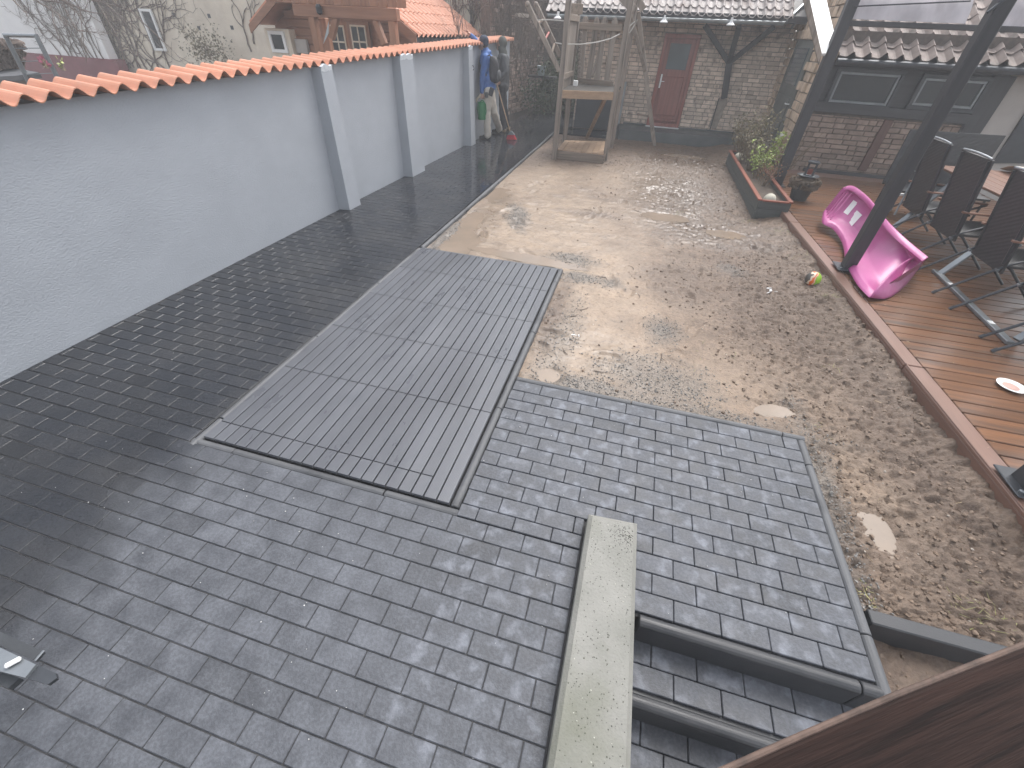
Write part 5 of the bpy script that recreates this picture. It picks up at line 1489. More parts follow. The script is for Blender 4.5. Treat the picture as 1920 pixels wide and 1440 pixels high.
# ribs on the narrow end
for k in range(5):
    t = .03 + .045 * k; a_ = crv(low, t); b_2 = crv(up_, t); Wd = b_2 - a_; nn = (EYE - a_).normalized()
    put('rib', MB().beam(a_ + Wd * .14 - nn * .02, a_ + Wd * .86 - nn * .02, .012, .014), M_PINK, sl)
def stick(t, s_, w, h, rot=0):
    a_ = crv(low, t); b_2 = crv(up_, t); Wd = (b_2 - a_); T = (crv(low, t + .03) + crv(up_, t + .03) - a_ - b_2).normalized(); n_v = T.cross(Wd).normalized()
    if n_v.dot(EYE - a_) < 0: n_v = -n_v
    n_v = Vector((n_v.x, n_v.y, n_v.z * .12)).normalized()
    c = a_ + Wd * s_ - n_v * .118; Wn = Wd.normalized()
    put('sticker', MB().add([c - T*w/2 - Wn*h/2, c + T*w/2 - Wn*h/2, c + T*w/2 + Wn*h/2, c - T*w/2 + Wn*h/2], [(0, 1, 2, 3)]), M_WHITE, sl)
stick(.22, .52, .10, .20); stick(.32, .36, .16, .16)

# ---- table, rail and chairs
M_TABLE = wood('brown_table_top', (.24, .12, .075), (.17, .085, .055), 'y', rough=.3, rnd=.1)
tb = thing('garden_table', (4.2, 5.5, DZ), 'long brown wooden garden table on grey metal trestles between the chairs', 'table')
for k in range(8):
    put('table_slat', MB().box(3.74 + .125 * k, 3.74 + .125 * k + .12, 3.5, 7.3, .845, .87, .004), M_TABLE, tb)
for y_ in (4.06, 5.41, 6.8):
    put('trestle_leg', MB().beam((3.42, y_ - .0, DZ + .02), (3.95, y_ + .25, .83), .06, .03), M_GREYMETAL, tb)
    put('trestle_leg', MB().beam((4.9, y_, DZ + .02), (4.4, y_ + .25, .83), .06, .03), M_GREYMETAL, tb)
rail = put('floor_rail', MB().beam((3.41, 5.50, DZ + .018), (3.335, 3.98, DZ + .018), .06, .03, ch=.004), M_GREYMETAL, tb)
for t in (.25, .78):
    c = Vector((3.41, 5.50, DZ + .034)).lerp(Vector((3.335, 3.98, DZ + .034)), t)
    put('sticker', MB().box(c.x - .022, c.x + .022, c.y - .03, c.y + .03, c.z, c.z + .001), M_WHITE, rail)
M_CREAMC = mat('cream_cushion_cloth', (.62, .55, .44), (.56, .49, .39), rough=.85, ns=4, bump=.3, bs=60, rnd=0)
cu0 = aty(1858, 320, 6.9); 
vs = []
n = 14
for i in range(n + 1):
    for j in range(7):
        u = i / n; v = j / 6
        vs.append((4.42 + 1.4 * u, 6.55 + .75 * v + .1 * u, .885 + .13 * math.sin(math.pi * v) ** .6 * (.5 + .5 * u) + .03 * math.sin(7 * u + 3 * v)))
put('cushion', MB().add(vs, [(i*7 + j, (i+1)*7 + j, (i+1)*7 + j + 1, i*7 + j + 1) for i in range(n) for j in range(6)]), M_CREAMC, smooth=True, label='crumpled cream cushion cover lying on the far end of the table', cat='cushion')

def rattan_mat():
    m = bpy.data.materials.new('black_rattan'); m.use_nodes = True
    nt = m.node_tree; N = nt.nodes; L = nt.links; b = N['Principled BSDF']
    tc = N.new('ShaderNodeTexCoord'); mp = N.new('ShaderNodeMapping'); L.new(tc.outputs['Object'], mp.inputs[0])
    nz = N.new('ShaderNodeTexNoise'); nz.inputs['Scale'].default_value = 25; L.new(mp.outputs[0], nz.inputs[0])
    cr = N.new('ShaderNodeMix'); cr.data_type = 'RGBA'; cr.inputs[6].default_value = (.026, .027, .029, 1); cr.inputs[7].default_value = (.05, .051, .053, 1)
    L.new(nz.outputs[0], cr.inputs[0]); L.new(cr.outputs[2], b.inputs['Base Color']); b.inputs['Roughness'].default_value = .5
    return m
M_RATTAN = rattan_mat()
def woven(p00, du, dv, W_, H_, th=.02, nu=14, nv=40, curve=0.0):
    """a woven panel: raised strands in alternating rows, du across, dv up"""
    du = Vector(du).normalized(); dv = Vector(dv).normalized(); N = du.cross(dv).normalized(); p00 = Vector(p00)
    vs = []; fs = []
    for side_ in (1, -1):
        o = len(vs)
        for j in range(nv + 1):
            for i in range(nu + 1):
                u = i / nu; v = j / nv
                w_ = .0015 * (1 if (i + j) % 2 else -1) if 0 < i < nu and 0 < j < nv else -.002
                vs.append(p00 + du * (W_ * (u - .5)) + dv * (H_ * v) + N * (side_ * th / 2 + w_ * side_ + curve * math.sin(math.pi * v) - curve * .8 * math.cos(math.pi * (u - .5))))
        for j in range(nv):
            for i in range(nu):
                a_ = o + j*(nu+1) + i; q = (a_, a_ + 1, a_ + nu + 2, a_ + nu + 1); fs.append(q if side_ == 1 else q[::-1])
    k = (nu + 1) * (nv + 1)
    for i in range(nu): fs += [(i, k + i, k + i + 1, i + 1), (nv*(nu+1) + i, nv*(nu+1) + i + 1, k + nv*(nu+1) + i + 1, k + nv*(nu+1) + i)]
    for j in range(nv): fs += [(j*(nu+1), (j+1)*(nu+1), k + (j+1)*(nu+1), k + j*(nu+1)), (j*(nu+1) + nu, k + j*(nu+1) + nu, k + (j+1)*(nu+1) + nu, (j+1)*(nu+1) + nu)]
    return MB().add(vs, fs)
def make_chair(x, y, label, W_=.54, top_bar=True):
    t = thing('rattan_chair', (x, y, DZ), label, 'chair', 'black rattan folding chairs at the garden table')
    o = Vector((x, y, 0))
    lo_ = Vector((.02, 0, .44)); hi_ = Vector((-.13, 0, 1.20)); d = hi_ - lo_
    put('backrest', woven(o + lo_ - d * .05, (0, 1, 0), d, W_, d.length * 1.04, .022), M_RATTAN, t)
    put('seat', woven(o + Vector((.03, 0, .47)), (0, 1, 0), (1, 0, .05), W_, .46, .025, 14, 24), M_RATTAN, t)
    if top_bar: put('top_bar', MB().tube([o + hi_ + Vector((-.012, s * W_ * .5, .012 - .012 * abs(s) ** 2)) for s in (-.95, -.5, 0, .5, .95)], .012, 8), M_GREYMETAL, t)
    for s in (-1, 1):
        yy = s * (W_ / 2 - .015)
        put('rear_leg', MB().tube([o + Vector((-.36, yy, DZ + .012)), o + Vector((-.06, yy, .40)), o + Vector((.06, yy, .50)), o + Vector((.42, yy, .68))], .0125, 8), M_DARKMETAL, t)
        put('front_leg', MB().tube([o + Vector((.46, yy * .93, DZ + .012)), o + Vector((.10, yy * .93, .44)), o + lo_ + Vector((-.02, yy * .93, .05)), o + hi_ + Vector((-.015, yy * .93, -.02))], .0125, 8), M_DARKMETAL, t)
        put('armrest', MB().beam(o + Vector((-.08, yy, .70)), o + Vector((.42, yy, .69)), .045, .018, ch=.004), M_TABLE, t)
        put('hinge', MB().lathe([(.02, -.01), (.02, .01)], o + Vector((-.02, yy, .43)), 10), M_GREYMETAL, t)
        put('foot_cap', MB().tube([o + Vector((-.372, yy, DZ + .002)), o + Vector((-.345, yy, DZ + .03))], .0155, 8), M_DARKMETAL, t)
    return t
c0_ = make_chair(3.50, 6.78, 'black rattan chair next to the pergola post, far end of the near row')
def place(src, x, y, label, rz=0.0):
    c = copy_tree(src); c.location = (x, y, DZ); c.rotation_euler = (0, 0, rz); c['label'] = label; return c
place(c0_, 3.50, 5.99, 'black rattan chair whose backrest stands beside the pink slide, with grey top bar', .02)
place(c0_, 3.52, 5.14, 'black rattan chair in the middle of the near row over the rail end', -.02)
place(c0_, 3.52, 4.30, 'black rattan chair partly cut by the picture edge above the grey floor rail', .01)
c5 = place(c0_, 3.50, 3.56, 'black rattan chair of which mainly one leg reaches onto the deck past the rail', .0)
bn = thing('rattan_bench', (4.2, 7.95, DZ), 'wide black rattan bench at the head of the table before the plaster wall', 'bench')
put('backrest', woven((4.15, 8.05, .45), (1, 0, .02), (0, .06, 1), 1.12, .70, .03, 20, 30), M_RATTAN, bn)
put('seat', woven((4.15, 8.02, .47), (1, 0, 0), (0, -1, 0), 1.12, .5, .03, 20, 18), M_RATTAN, bn)
for sx_ in (-.52, .52):
    for sy_ in (0, -.45): put('leg', MB().tube([(4.15 + sx_, 8.0 + sy_, DZ), (4.15 + sx_, 8.0 + sy_, .46)], .015, 8), M_DARKMETAL, bn)
# small folded trolley frame behind the pergola post
ft = thing('folding_frame', (3.05, 7.3, DZ), 'folded grey metal tube frame leaning behind the pergola post', 'frame')
zb = Zm(1640, 220, 5.143)
put('tube_frame', MB().tube([aty(*zb(290, 510), 7.2), aty(*zb(412, 520), 7.2), aty(*zb(190, 940), 6.9)], .012, 8), M_GREYMETAL, ft)
put('upright', MB().tube([aty(*zb(300, 560), 7.2), aty(*zb(150, 900), 7.0)], .016, 8), M_GREYMETAL, ft)
put('crossbar', MB().beam(aty(*zb(150, 745), 7.1), aty(*zb(280, 745), 7.1), .03, .03), M_WHITE, ft)

# ---- brown handrail close to the viewer
M_RAILW = wood('dark_brown_handrail', (.034, .018, .014), (.009, .005, .0042), 'x', rough=.75, rnd=0, bump=.3, spec=.2)
_nt = M_RAILW.node_tree; _mp = [n for n in _nt.nodes if n.type == 'MAPPING'][0]; _src = _mp.inputs['Vector'].links[0].from_socket
_vr = _nt.nodes.new('ShaderNodeVectorRotate'); _vr.rotation_type = 'Z_AXIS'; _vr.inputs['Angle'].default_value = -.55
_nt.links.new(_src, _vr.inputs['Vector']); _nt.links.new(_vr.outputs[0], _mp.inputs['Vector']); _mp.inputs['Scale'].default_value = (2.2, 45, 45)
hr = thing('handrail', (.5, .3, 1.4), 'thick dark brown wooden stair handrail crossing the bottom corner', 'handrail')
p0 = at(1340, 1447, 1.42); p1 = at(1500, 1376, 1.42); p2 = at(1675, 1301, 1.42); p3 = at(1925, 1203, 1.42)
dr_ = (p3 - p0).normalized()
n2 = Vector((-dr_.y, dr_.x, 0)).normalized()
if n2.dot(Vector((1, -1, 0))) < 0: n2 = -n2
mb = MB(); pts = [p0 - dr_ * .35, p0, p1, p2, p3, p3 + dr_ * .45]
sec = [(0, -.002), (.002, .0), (.008, -.001), (.16, -.09), (.165, -.11), (.12, -.20), (.0, -.12), (-.001, -.004)]
vs = [p + n2 * a_ + Vector((0, 0, b_2)) for p in pts for a_, b_2 in sec]; k = len(sec)
fs = [(i*k + j, i*k + (j+1) % k, (i+1)*k + (j+1) % k, (i+1)*k + j) for i in range(5) for j in range(k)] + [tuple(range(k)), tuple(5*k + j for j in range(k))[::-1]]
put('rail_timber', mb.add(vs, fs), M_RAILW, hr)
mb = MB().tube([p + Vector((0, 0, .0)) + n2 * .0015 for p in pts], .0032, 8)
put('pale_edge', mb, mat('pale_wood_edge', (.13, .085, .066), (.06, .04, .032), rough=.8, ns=30, rnd=0), hr)  # paler strip along the rail's upper edge
put('rail_support', MB().box(p3.x + .2, p3.x + .3, p3.y + .0, p3.y + .1, -.5, 1.25), M_RAILW, hr)

# ---- galvanised bar at the lower left
zl_ = Zm(0, 1140, 4.8)
gb = thing('steel_bracket', at(20, 1250, .5), 'grey flat steel bar with bolt above dark strips at the picture corner', 'steel bar')
L5 = lambda x, y, z=.5: at(*zl_(x, y), z)
put('flat_bar', MB().prism([L5(-2300, -300), L5(0, 355), L5(322, 508), L5(225, 628), L5(0, 570), L5(-2300, 10)], (0, 0, -.02)), M_GREYMETAL, gb)
put('tongue', MB().prism([L5(322, 508, .49), L5(500, 585, .49), L5(510, 630, .49), L5(430, 690, .49), L5(225, 628, .49)], (0, 0, -.012)), M_DARKMETAL, gb)
put('dark_strip', MB().prism([L5(-300, 80, .44), L5(0, 212, .44), L5(375, 385, .44), L5(300, 470, .44), L5(0, 340, .44), L5(-300, 240, .44)], (0, 0, -.02)), M_PIPE, gb)  # dark strips set a little lower than the flat bar
put('strip_edge', MB().beam(L5(395, 380, .442), L5(310, 478, .442), .008, .004), M_GREYMETAL, gb)
put('dark_strip', MB().prism([L5(-300, 450, .45), L5(0, 570, .45), L5(180, 630, .45), L5(70, 725, .45), L5(0, 690, .45), L5(-300, 620, .45)], (0, 0, -.02)), M_PIPE, gb)
put('bolt', MB().obox(L5(115, 490, .508), .016, .035, .012, Matrix.Rotation(-.6, 3, 'Z'), .004), M_WHITE, gb)
put('support_post', MB().box(L5(-300, 420).x - .75, L5(-300, 420).x - .68, L5(-300, 420).y - .03, L5(-300, 420).y + .03, 0, .47), M_PIPE, gb)

# ================================================================== climbing tower with swing beam
tw = thing('climbing_tower', (-1.2, 10.3, 0), 'weathered grey wooden climbing tower with slatted platform and swing beam legs', 'climbing tower')
z3 = Zm(840, 0, 4.8); zt6 = Zm(960, 0, 6.857)
def up(name, x, y, s, top=2.75, mt=M_GREYWOOD, lean=(0, 0), rnd_=False, z0=-.05):
    a_ = Vector((x, y, z0)); b_2 = Vector((x + lean[0], y + lean[1], top))
    mb = MB().tube([a_, a_.lerp(b_2, .5), b_2], s / 2, 12) if rnd_ else MB().beam(a_, b_2, s, s, (0, 1, 0), .006)
    return put(name, mb, mt, tw)
up('post', -1.70, 9.56, .095); up('post', -.69, 9.93, .095); up('post', -1.73, 10.85, .095)
up('round_pole', -.70, 11.35, .13, rnd_=True)
# weathered boards closing the wall side
for k in range(9):
    y_ = 9.64 + .132 * k
    put('side_board', MB().box(-1.735 - .0, -1.712, y_, y_ + .122, 1.14, 2.28 + .05 * ((k * 5) % 3), .004), M_GREYWOOD, tw)
for z_ in (1.3, 2.15): put('side_rail', MB().box(-1.71, -1.68, 9.6, 10.8, z_, z_ + .09, .004), M_GREYWOOD_X, tw)
# platform
M_OLDFLOOR = wood('dark_old_floorboard', (.06, .052, .043), (.04, .035, .028), 'x', rough=.7)  # darker than the other boards of the tower
pz_ = 1.14
for k in range(9):
    t = k / 9
    y_ = 9.70 + .14 * k
    put('platform_board', MB().beam((-1.70, y_, pz_), (-.70, y_ + .34, pz_), .13, .025, ch=.004), M_OLDFLOOR, tw)
M_FRESH = wood('fresh_wood_board', (.40, .27, .17), (.30, .20, .13), 'x', rough=.7)
put('front_board', MB().beam((-1.66, 9.53, pz_ - .05), (-.73, 9.87, pz_ - .05), .028, .13, ch=.004), M_FRESH, tw)
put('back_board', MB().beam((-1.73, 10.92, pz_ - .04), (-.70, 11.28, pz_ - .04), .028, .12, ch=.004), M_GREYWOOD_X, tw)
# slatted balustrade at the back
for k, (tx, ty, bx2, by2) in enumerate(((1098, 36, 1087, 157), (1119, 38, 1102, 158), (1134, 38, 1118, 160), (1153, 39, 1136, 162))):
    q1 = aty(tx, ty, 11.05); q0 = aty(bx2, by2, 11.05)
    put('slat', MB().beam(q0, q1, .11, .022, (0, 1, 0), .004).ball(q1, .048, 10, 6, (1, .25, 1)), M_GREYWOOD, tw)
put('top_rail', MB().beam(aty(1078, 48, 11.0), aty(1166, 52, 11.0), .03, .11, ch=.005), M_GREYWOOD_X, tw)
put('bottom_rail', MB().beam(aty(1082, 150, 11.0), aty(1150, 158, 11.0), .03, .09, ch=.005), M_GREYWOOD_X, tw)
put('roof_board', MB().beam(aty(1069, 16, 9.7), aty(1092, 17, 9.9), .04, .14, ch=.004), M_GREYWOOD_X, tw)
# twisted rope-like notched plank
mb = MB()
for k in range(11):
    c = aty(1089 - .35 * k, 62 + 8 * k, 10.9); mb.obox(c, .07, .03, .045, Matrix.Rotation(.5, 3, 'Y'), .008)
put('carved_edge', mb, M_GREYWOOD, tw)
# struts and long braces
put('strut', MB().tube([aty(1101, 257, 11.9), aty(1137, 180, 10.6)], .045, 10), M_FRESH, tw)
put('strut', MB().beam(aty(1110, 145, 11.0), aty(1124, 96, 11.2), .06, .03), M_GREYWOOD, tw)
# leaning ladder rails at the wall side
r1a, r1b = aty(989, 8, 9.5), aty(1049, 134, 9.55); r2a, r2b = aty(1005, 9, 10.05), aty(1051, 106, 10.0)
for a_, b_2 in ((r1a, r1b), (r2a, r2b)):
    put('ladder_rail', MB().beam(a_, b_2, .08, .05, (0, 1, 0), .01).ball(a_, .045, 10, 6), M_GREYWOOD, tw)
for t, c_ in ((.28, M_GREYWOOD_X), (.52, None), (.74, M_GREYWOOD_X)):
    p, q = r1a.lerp(r1b, t), r2a.lerp(r2b, t)
    put('rung', MB().tube([p, q], .02, 8), c_ or mat('faded_red_paint', (.45, .13, .11), rough=.6), tw)
M_ROPE = mat('pale_rope', (.58, .56, .52), (.45, .43, .40), rough=.9, ns=60, rnd=0)
put('rope', MB().tube([aty(1008, 38, 9.8), aty(1030, 37, 9.7), aty(1058, 39, 9.6)], .010, 6), M_ROPE, tw)
put('rope', MB().tube([aty(1041, 80, 9.75), aty(1058, 83, 9.6), aty(1090, 83, 9.8), aty(1120, 79, 10.0), aty(1146, 72, 10.2), aty(1162, 64, 10.3)], .010, 6), M_ROPE, tw)
put('rope', MB().tube([aty(1170, 60, 10.6), aty(1186, 44, 10.6), aty(1196, 36, 10.6), aty(1188, 50, 10.6), aty(1180, 62, 10.6)], .012, 6), M_ROPE, tw)
# swing beam ends and A-leg
put('swing_beam', MB().beam(aty(1158, -16, 10.9), aty(1190, 20, 10.9), .14, .12, (0, 1, 0), .008), M_GREYWOOD, tw)
put('swing_beam', MB().beam(aty(1190, -12, 11.4), aty(1207, 18, 11.4), .12, .12, (0, 1, 0), .008), M_GREYWOOD, tw)
g0 = Vector((.29, 12.02, -.03))
put('swing_leg', MB().beam(aty(1196, 22, 11.5), g0, .09, .07, (0, 1, 0), .006), M_GREYWOOD, tw)
put('swing_leg', MB().beam(aty(1176, 5, 11.0), aty(1214, 150, 11.8), .07, .05, (0, 1, 0), .006), M_GREYWOOD, tw)
put('cross_brace', MB().beam(aty(1195, 214, 11.9), aty(1222, 219, 12.0), .05, .04), M_GREYWOOD_X, tw)
# sandbox floor between the posts
fl = [at(*z3(985, 1345), .13), at(*z3(1052, 1262), .13), at(*z3(1440, 1272), .13), at(*z3(1402, 1388), .13)]
for k in range(8):
    t0, t1 = k / 8, (k + .93) / 8
    a_ = fl[0].lerp(fl[3], t0); b_2 = fl[0].lerp(fl[3], t1); c = fl[1].lerp(fl[2], t1); d = fl[1].lerp(fl[2], t0)
    put('floor_plank', MB().prism([a_, b_2, c, d], (0, 0, -.025)), M_FRESH, tw)
put('skirt_board', MB().beam(fl[0] + Vector((0, -.02, -.09)), fl[3] + Vector((0, -.02, -.09)), .025, .15), M_GREYWOOD_X, tw)
put('skirt_board', MB().beam(fl[3] + Vector((.02, 0, -.09)), fl[2] + Vector((.02, 0, -.09)), .025, .15), M_GREYWOOD_X, tw)
put('small_box', MB().obox(aty(1079, 156, 9.95), .09, .06, .09, None, .01), M_WHITE, label='small pale box standing on the tower platform edge', cat='box')

# back corner: conifers, pots and the closing wall
put('rear_wall', MB().box(-3.7, -1.5, 17.0, 17.2, -.2, 3.4), M_MORTAR_DARK, label='plain dark rear wall closing the yard corner behind the conifer bush', cat='wall')
def foliage_bush(name, base, label, h, r, n, mleaf, ls, seed, cat='bush', group=None):
    R2 = random.Random(seed); t = thing(name, base, label, cat, group); base = Vector(base); lf = MB(); st = MB()
    st.tube([base, base + Vector((0, 0, h * .6))], [.03, .01], 6)
    cl = [(R2.gauss(0, r * .45), R2.gauss(0, r * .45), h * R2.uniform(.12, .92)) for k in range(16)]
    for k in range(n):
        c = cl[R2.randrange(16)]; s = r * .42 * (1.1 - .5 * c[2] / h)
        leaf(lf, base + Vector(c) + Vector((R2.gauss(0, s), R2.gauss(0, s), R2.gauss(0, s))), ls * R2.uniform(.5, 1.3), R2)
    for c in cl: st.tube([base + Vector((0, 0, c[2] * .4)), base + Vector(c)], [.012, .004], 4, cap=False)
    put('stems', st, M_STEM, t); put('foliage', lf, mleaf, t); return t
foliage_bush('conifer_bush', (-3.15, 15.2, 0), 'dark green conifer bush filling the corner beside the brick house', 1.25, .48, 2600, M_LEAF_DARK, .07, 1)
foliage_bush('conifer_bush', (-2.55, 15.6, 0), 'smaller dark evergreen bush between conifer and climbing tower', .95, .40, 1800, M_LEAF_DARK, .07, 2)
foliage_bush('olive_bush', (-2.75, 16.1, .3), 'olive grey bush rising behind the dark conifers', 1.25, .42, 1500, mat('olive_leaf', (.17, .17, .11), (.11, .115, .07), rough=.7, rnd=.3, island=True, bump=0, world=True), .07, 3)
pv = aty(1015, 132, 15.0)
pt_ = thing('flower_pot', pv, 'pale blue pot on a dark shelf among the evergreens', 'pot')
put('pot', MB().lathe([(.09, -.12), (.13, .10), (.14, .11), (.12, .10)], pv, 14), mat('pale_blue_glaze', (.35, .42, .45), rough=.4, rnd=0), pt_)
put('shelf', MB().box(pv.x - .35, pv.x + .45, pv.y - .15, pv.y + .2, pv.z - .17, pv.z - .125), M_DARKWOOD, label='narrow dark shelf holding the pale blue pot', cat='shelf')
foliage_bush('low_plant', aty(120, 132, 5.6), 'bright yellow green sprig behind the coping beside the steel railing', .13, .03, 12, M_LEAF_LIME, .05, 5, 'plant')
foliage_bush('pink_shrub', aty(88, 128, 5.9), 'faint pink blossoming twigs beside the steel railing', .15, .05, 16, mat('pink_petal', (.45, .12, .18), rough=.6, rnd=.3, island=True, bump=0), .06, 6, 'shrub')
foliage_bush('wall_bush', aty(395, 112, 13.6), 'grey green bush at the foot of the cream house wall', .62, .55, 700, M_LEAF_DRY, .07, 7)

# grass tufts and straws
mb = MB(); R2 = random.Random(14)
M_GRASS = mat('sparse_grass', (.20, .22, .07), (.30, .27, .11), rough=.6, rnd=.3, island=True, bump=0, world=True)
for (cx, cy, n, s) in ((1.5, 1.33, 30, .03), (2.0, 1.4, 60, .06), (2.14, 4.6, 60, .05), (2.12, 5.6, 50, .06), (2.05, 6.5, 50, .06), (1.75, 6.95, 40, .06), (.75, 6.95, 40, .05), (1.55, 2.55, 8, .05), (.9, 3.2, 12, .12), (1.83, 3.3, 10, .06)):
    for k in range(n):
        x = cx + R2.gauss(0, s); y = cy + R2.gauss(0, s); z = hmud(x, y); a0 = R2.random() * 6.28; L = R2.uniform(.02, .055)
        e = Vector((math.cos(a0) * L, math.sin(a0) * L, L * R2.uniform(.1, .7))); w_ = Vector((-math.sin(a0), math.cos(a0), 0)) * .0018; p = Vector((x, y, z))
        mb.add([p - w_, p + w_, p + e * .6 + w_ * .6, p + e, p + e * .6 - w_ * .6], [(0, 1, 2, 3, 4)])
put('grass_tufts', mb, M_GRASS, kind='stuff')
mb = MB()
for k in range(420):
    x = R2.uniform(-.5, 2.2); y = 1.5 + 9 * R2.random() ** 1.5
    if x < 1.47 and y < 2.45 or (x < -.6 and y < 4.4): continue
    z = hmud(x, y) + .006; a0 = R2.random() * 6.28; L = R2.uniform(.01, .045)
    e = Vector((math.cos(a0) * L, math.sin(a0) * L, R2.uniform(0, .01))); mb.tube([(x, y, z), (x + e.x, y + e.y, z + e.z)], R2.uniform(.0008, .002), 3)
put('straw_bits', mb, mat('straw_and_twigs', (.36, .28, .17), (.10, .07, .05), rough=.8, rnd=.5, island=True, bump=0, world=True), kind='stuff')
# twigs, footprints rims and torn roots in the mud
mb = MB()
for k in range(60):
    x = R2.uniform(-2, 2.1); y = 2.6 + 9 * R2.random() ** 1.3
    if x < -.5 and y < 4.6: continue
    a0 = R2.random() * 6.28; pts = []
    for i in range(5): pts.append((x, y, hmud(x, y) + .006)); a0 += R2.gauss(0, .5); x = min(max(x + math.cos(a0) * .03, -2.1), 2.3); y += math.sin(a0) * .03
    mb.tube(pts, [.003, .004, .003, .002, .001], 4)
put('root_bits', mb, M_VINE, kind='stuff')
# tiny white crumbs on the paving
mb = MB()
for k in range(170):
    x = R2.uniform(-3.4, 1.2); y = R2.uniform(-.1, 2.2)
    if -2.3 < x < -.55 and y > 1.1: continue
    if .1 < x < .45 and y < 1.33 or (x > .4 and y < .93): continue
    mb.ball((x, y, .0035), R2.uniform(.0012, .0035), 5, 4, (1, 1, .6))
put('grit_crumbs', mb, mat('white_grit', (.55, .55, .54), rough=.8, rnd=.4, island=True), kind='stuff')

# ================================================================== the two people on the path
M_SKIN = mat('skin', (.50, .31, .24), (.45, .27, .21), rough=.55, ns=10, bump=.05, rnd=0)
M_BLUE = mat('blue_softshell', (.06, .16, .44), (.04, .11, .32), rough=.65, ns=6, bump=.3, bs=18, bd=.01, rnd=0)
M_NAVY = mat('navy_cloth', (.035, .05, .085), (.025, .035, .06), rough=.8, ns=8, bump=.3, bs=30, rnd=0)
M_BEIGE = mat('beige_work_trousers', (.66, .61, .54), (.5, .46, .40), rough=.85, ns=5, bump=.4, bs=14, bd=.012, rnd=0)
M_GREYCLOTH = mat('grey_jacket_cloth', (.10, .105, .11), (.07, .073, .078), rough=.8, ns=6, bump=.35, bs=16, bd=.01, rnd=0)
M_BLACKCLOTH = mat('black_trouser_cloth', (.035, .035, .042), (.025, .025, .03), rough=.7, ns=6, bump=.35, bs=16, bd=.01, rnd=0)
M_HOOD = mat('olive_grey_hood', (.115, .12, .105), (.08, .085, .075), rough=.85, ns=10, bump=.3, bs=25, rnd=0)
M_SHOE = mat('dark_boot', (.04, .037, .035), (.025, .023, .022), rough=.5, rnd=0)
M_TANBOOT = mat('tan_boot', (.36, .27, .18), (.22, .16, .11), rough=.6, rnd=0)
cloud = bpy.data.textures.new('folds', 'CLOUDS'); cloud.noise_scale = .10; cloud.noise_depth = 2
def shape(mb, name, vox, smooth_=6, fold=0.0):
    mods = [('REMESH', dict(mode='VOXEL', voxel_size=vox)), ('SMOOTH', dict(iterations=smooth_, factor=.5))]
    if fold: mods.append(('DISPLACE', dict(texture=cloud, strength=fold, mid_level=.5, texture_coords='LOCAL')))
    me_ = baked(mb, name, mods)
    me_.polygons.foreach_set('use_smooth', [True] * len(me_.polygons)); return me_
def limb(mb, pts, rs, n=14):
    for i in range(len(pts) - 1): mb.capsule(pts[i], pts[i+1], rs[i], rs[i+1], n)
def hand(mb, wrist, d, palm_n, curl=1.0, grip=False, side_=1):
    """palm and five bent fingers; d along the hand, palm_n the way the palm faces"""
    d = Vector(d).normalized(); pn = Vector(palm_n); pn = (pn - d * pn.dot(d)).normalized(); s = d.cross(pn) * side_
    w = Vector(wrist)
    for k in (-.02, 0, .02): mb.capsule(w + s * k * .6, w + d * .085 + s * k, .019, .017, 8)
    for i, (off, L) in enumerate(((.030, .066), (.010, .076), (-.010, .070), (-.029, .055))):
        b0 = w + d * .09 + s * off; a1 = .9 * curl; a2 = 1.9 * curl
        b1 = b0 + (d * math.cos(a1) + pn * math.sin(a1)) * L * .5
        b2 = b1 + (d * math.cos(a2) + pn * math.sin(a2)) * L * .5
        limb(mb, [b0, b1, b2], [.0105, .0098, .0085], 8)
    t0 = w + d * .03 + s * .026; t1 = t0 + (d * .6 + s * .55 + pn * .4).normalized() * .04; t2 = t1 + (d * .7 + pn * .6).normalized() * .032
    limb(mb, [t0, t1, t2], [.0135, .012, .0095], 8)
def head(mb, c, f, up_=Vector((0, 0, 1))):
    """skull with jaw, nose, brow, lips and ears; f is the way the face looks"""
    f = Vector(f).normalized(); l = up_.cross(f).normalized()
    R = Matrix((f, l, up_)).transposed()
    def E(o, r, n=14, m=10): 
        b = MB().ball((0, 0, 0), 1, n, m, r); mb.add([c + R @ (Vector(v) + Vector(o)) for v in b.v], b.f)
    E((0, 0, .02), (.098, .078, .105)); E((.035, 0, -.055), (.062, .055, .062)); E((.09, 0, -.012), (.022, .013, .026), 8, 6); E((.082, 0, -.03), (.024, .017, .014), 8, 6)
    E((.078, 0, .022), (.02, .05, .012), 8, 6); E((.078, 0, -.062), (.018, .026, .010), 8, 6); E((.062, 0, -.095), (.026, .026, .02), 8, 6)
    for s in (-1, 1): E((-.002, s * .080, -.012), (.018, .010, .030), 8, 6)
def eyes(parent, c, f, matw, matd):
    f = Vector(f).normalized(); l = Vector((0, 0, 1)).cross(f).normalized()
    for s in (-1, 1):
        e = put('eye', MB().ball(c + f * .076 + l * s * .032 + Vector((0, 0, .006)), .0125, 10, 8), matw, parent, smooth=True)
    put('lips', MB().ball(c + f * .090 + Vector((0, 0, -.062)), 1, 10, 6, (.010, .024, .007)), matd, parent, smooth=True)
M_EYE = mat('eye_white', (.6, .58, .56), rough=.3, rnd=0, bump=0); M_LIP = mat('lip', (.38, .17, .14), rough=.5, rnd=0, bump=0)

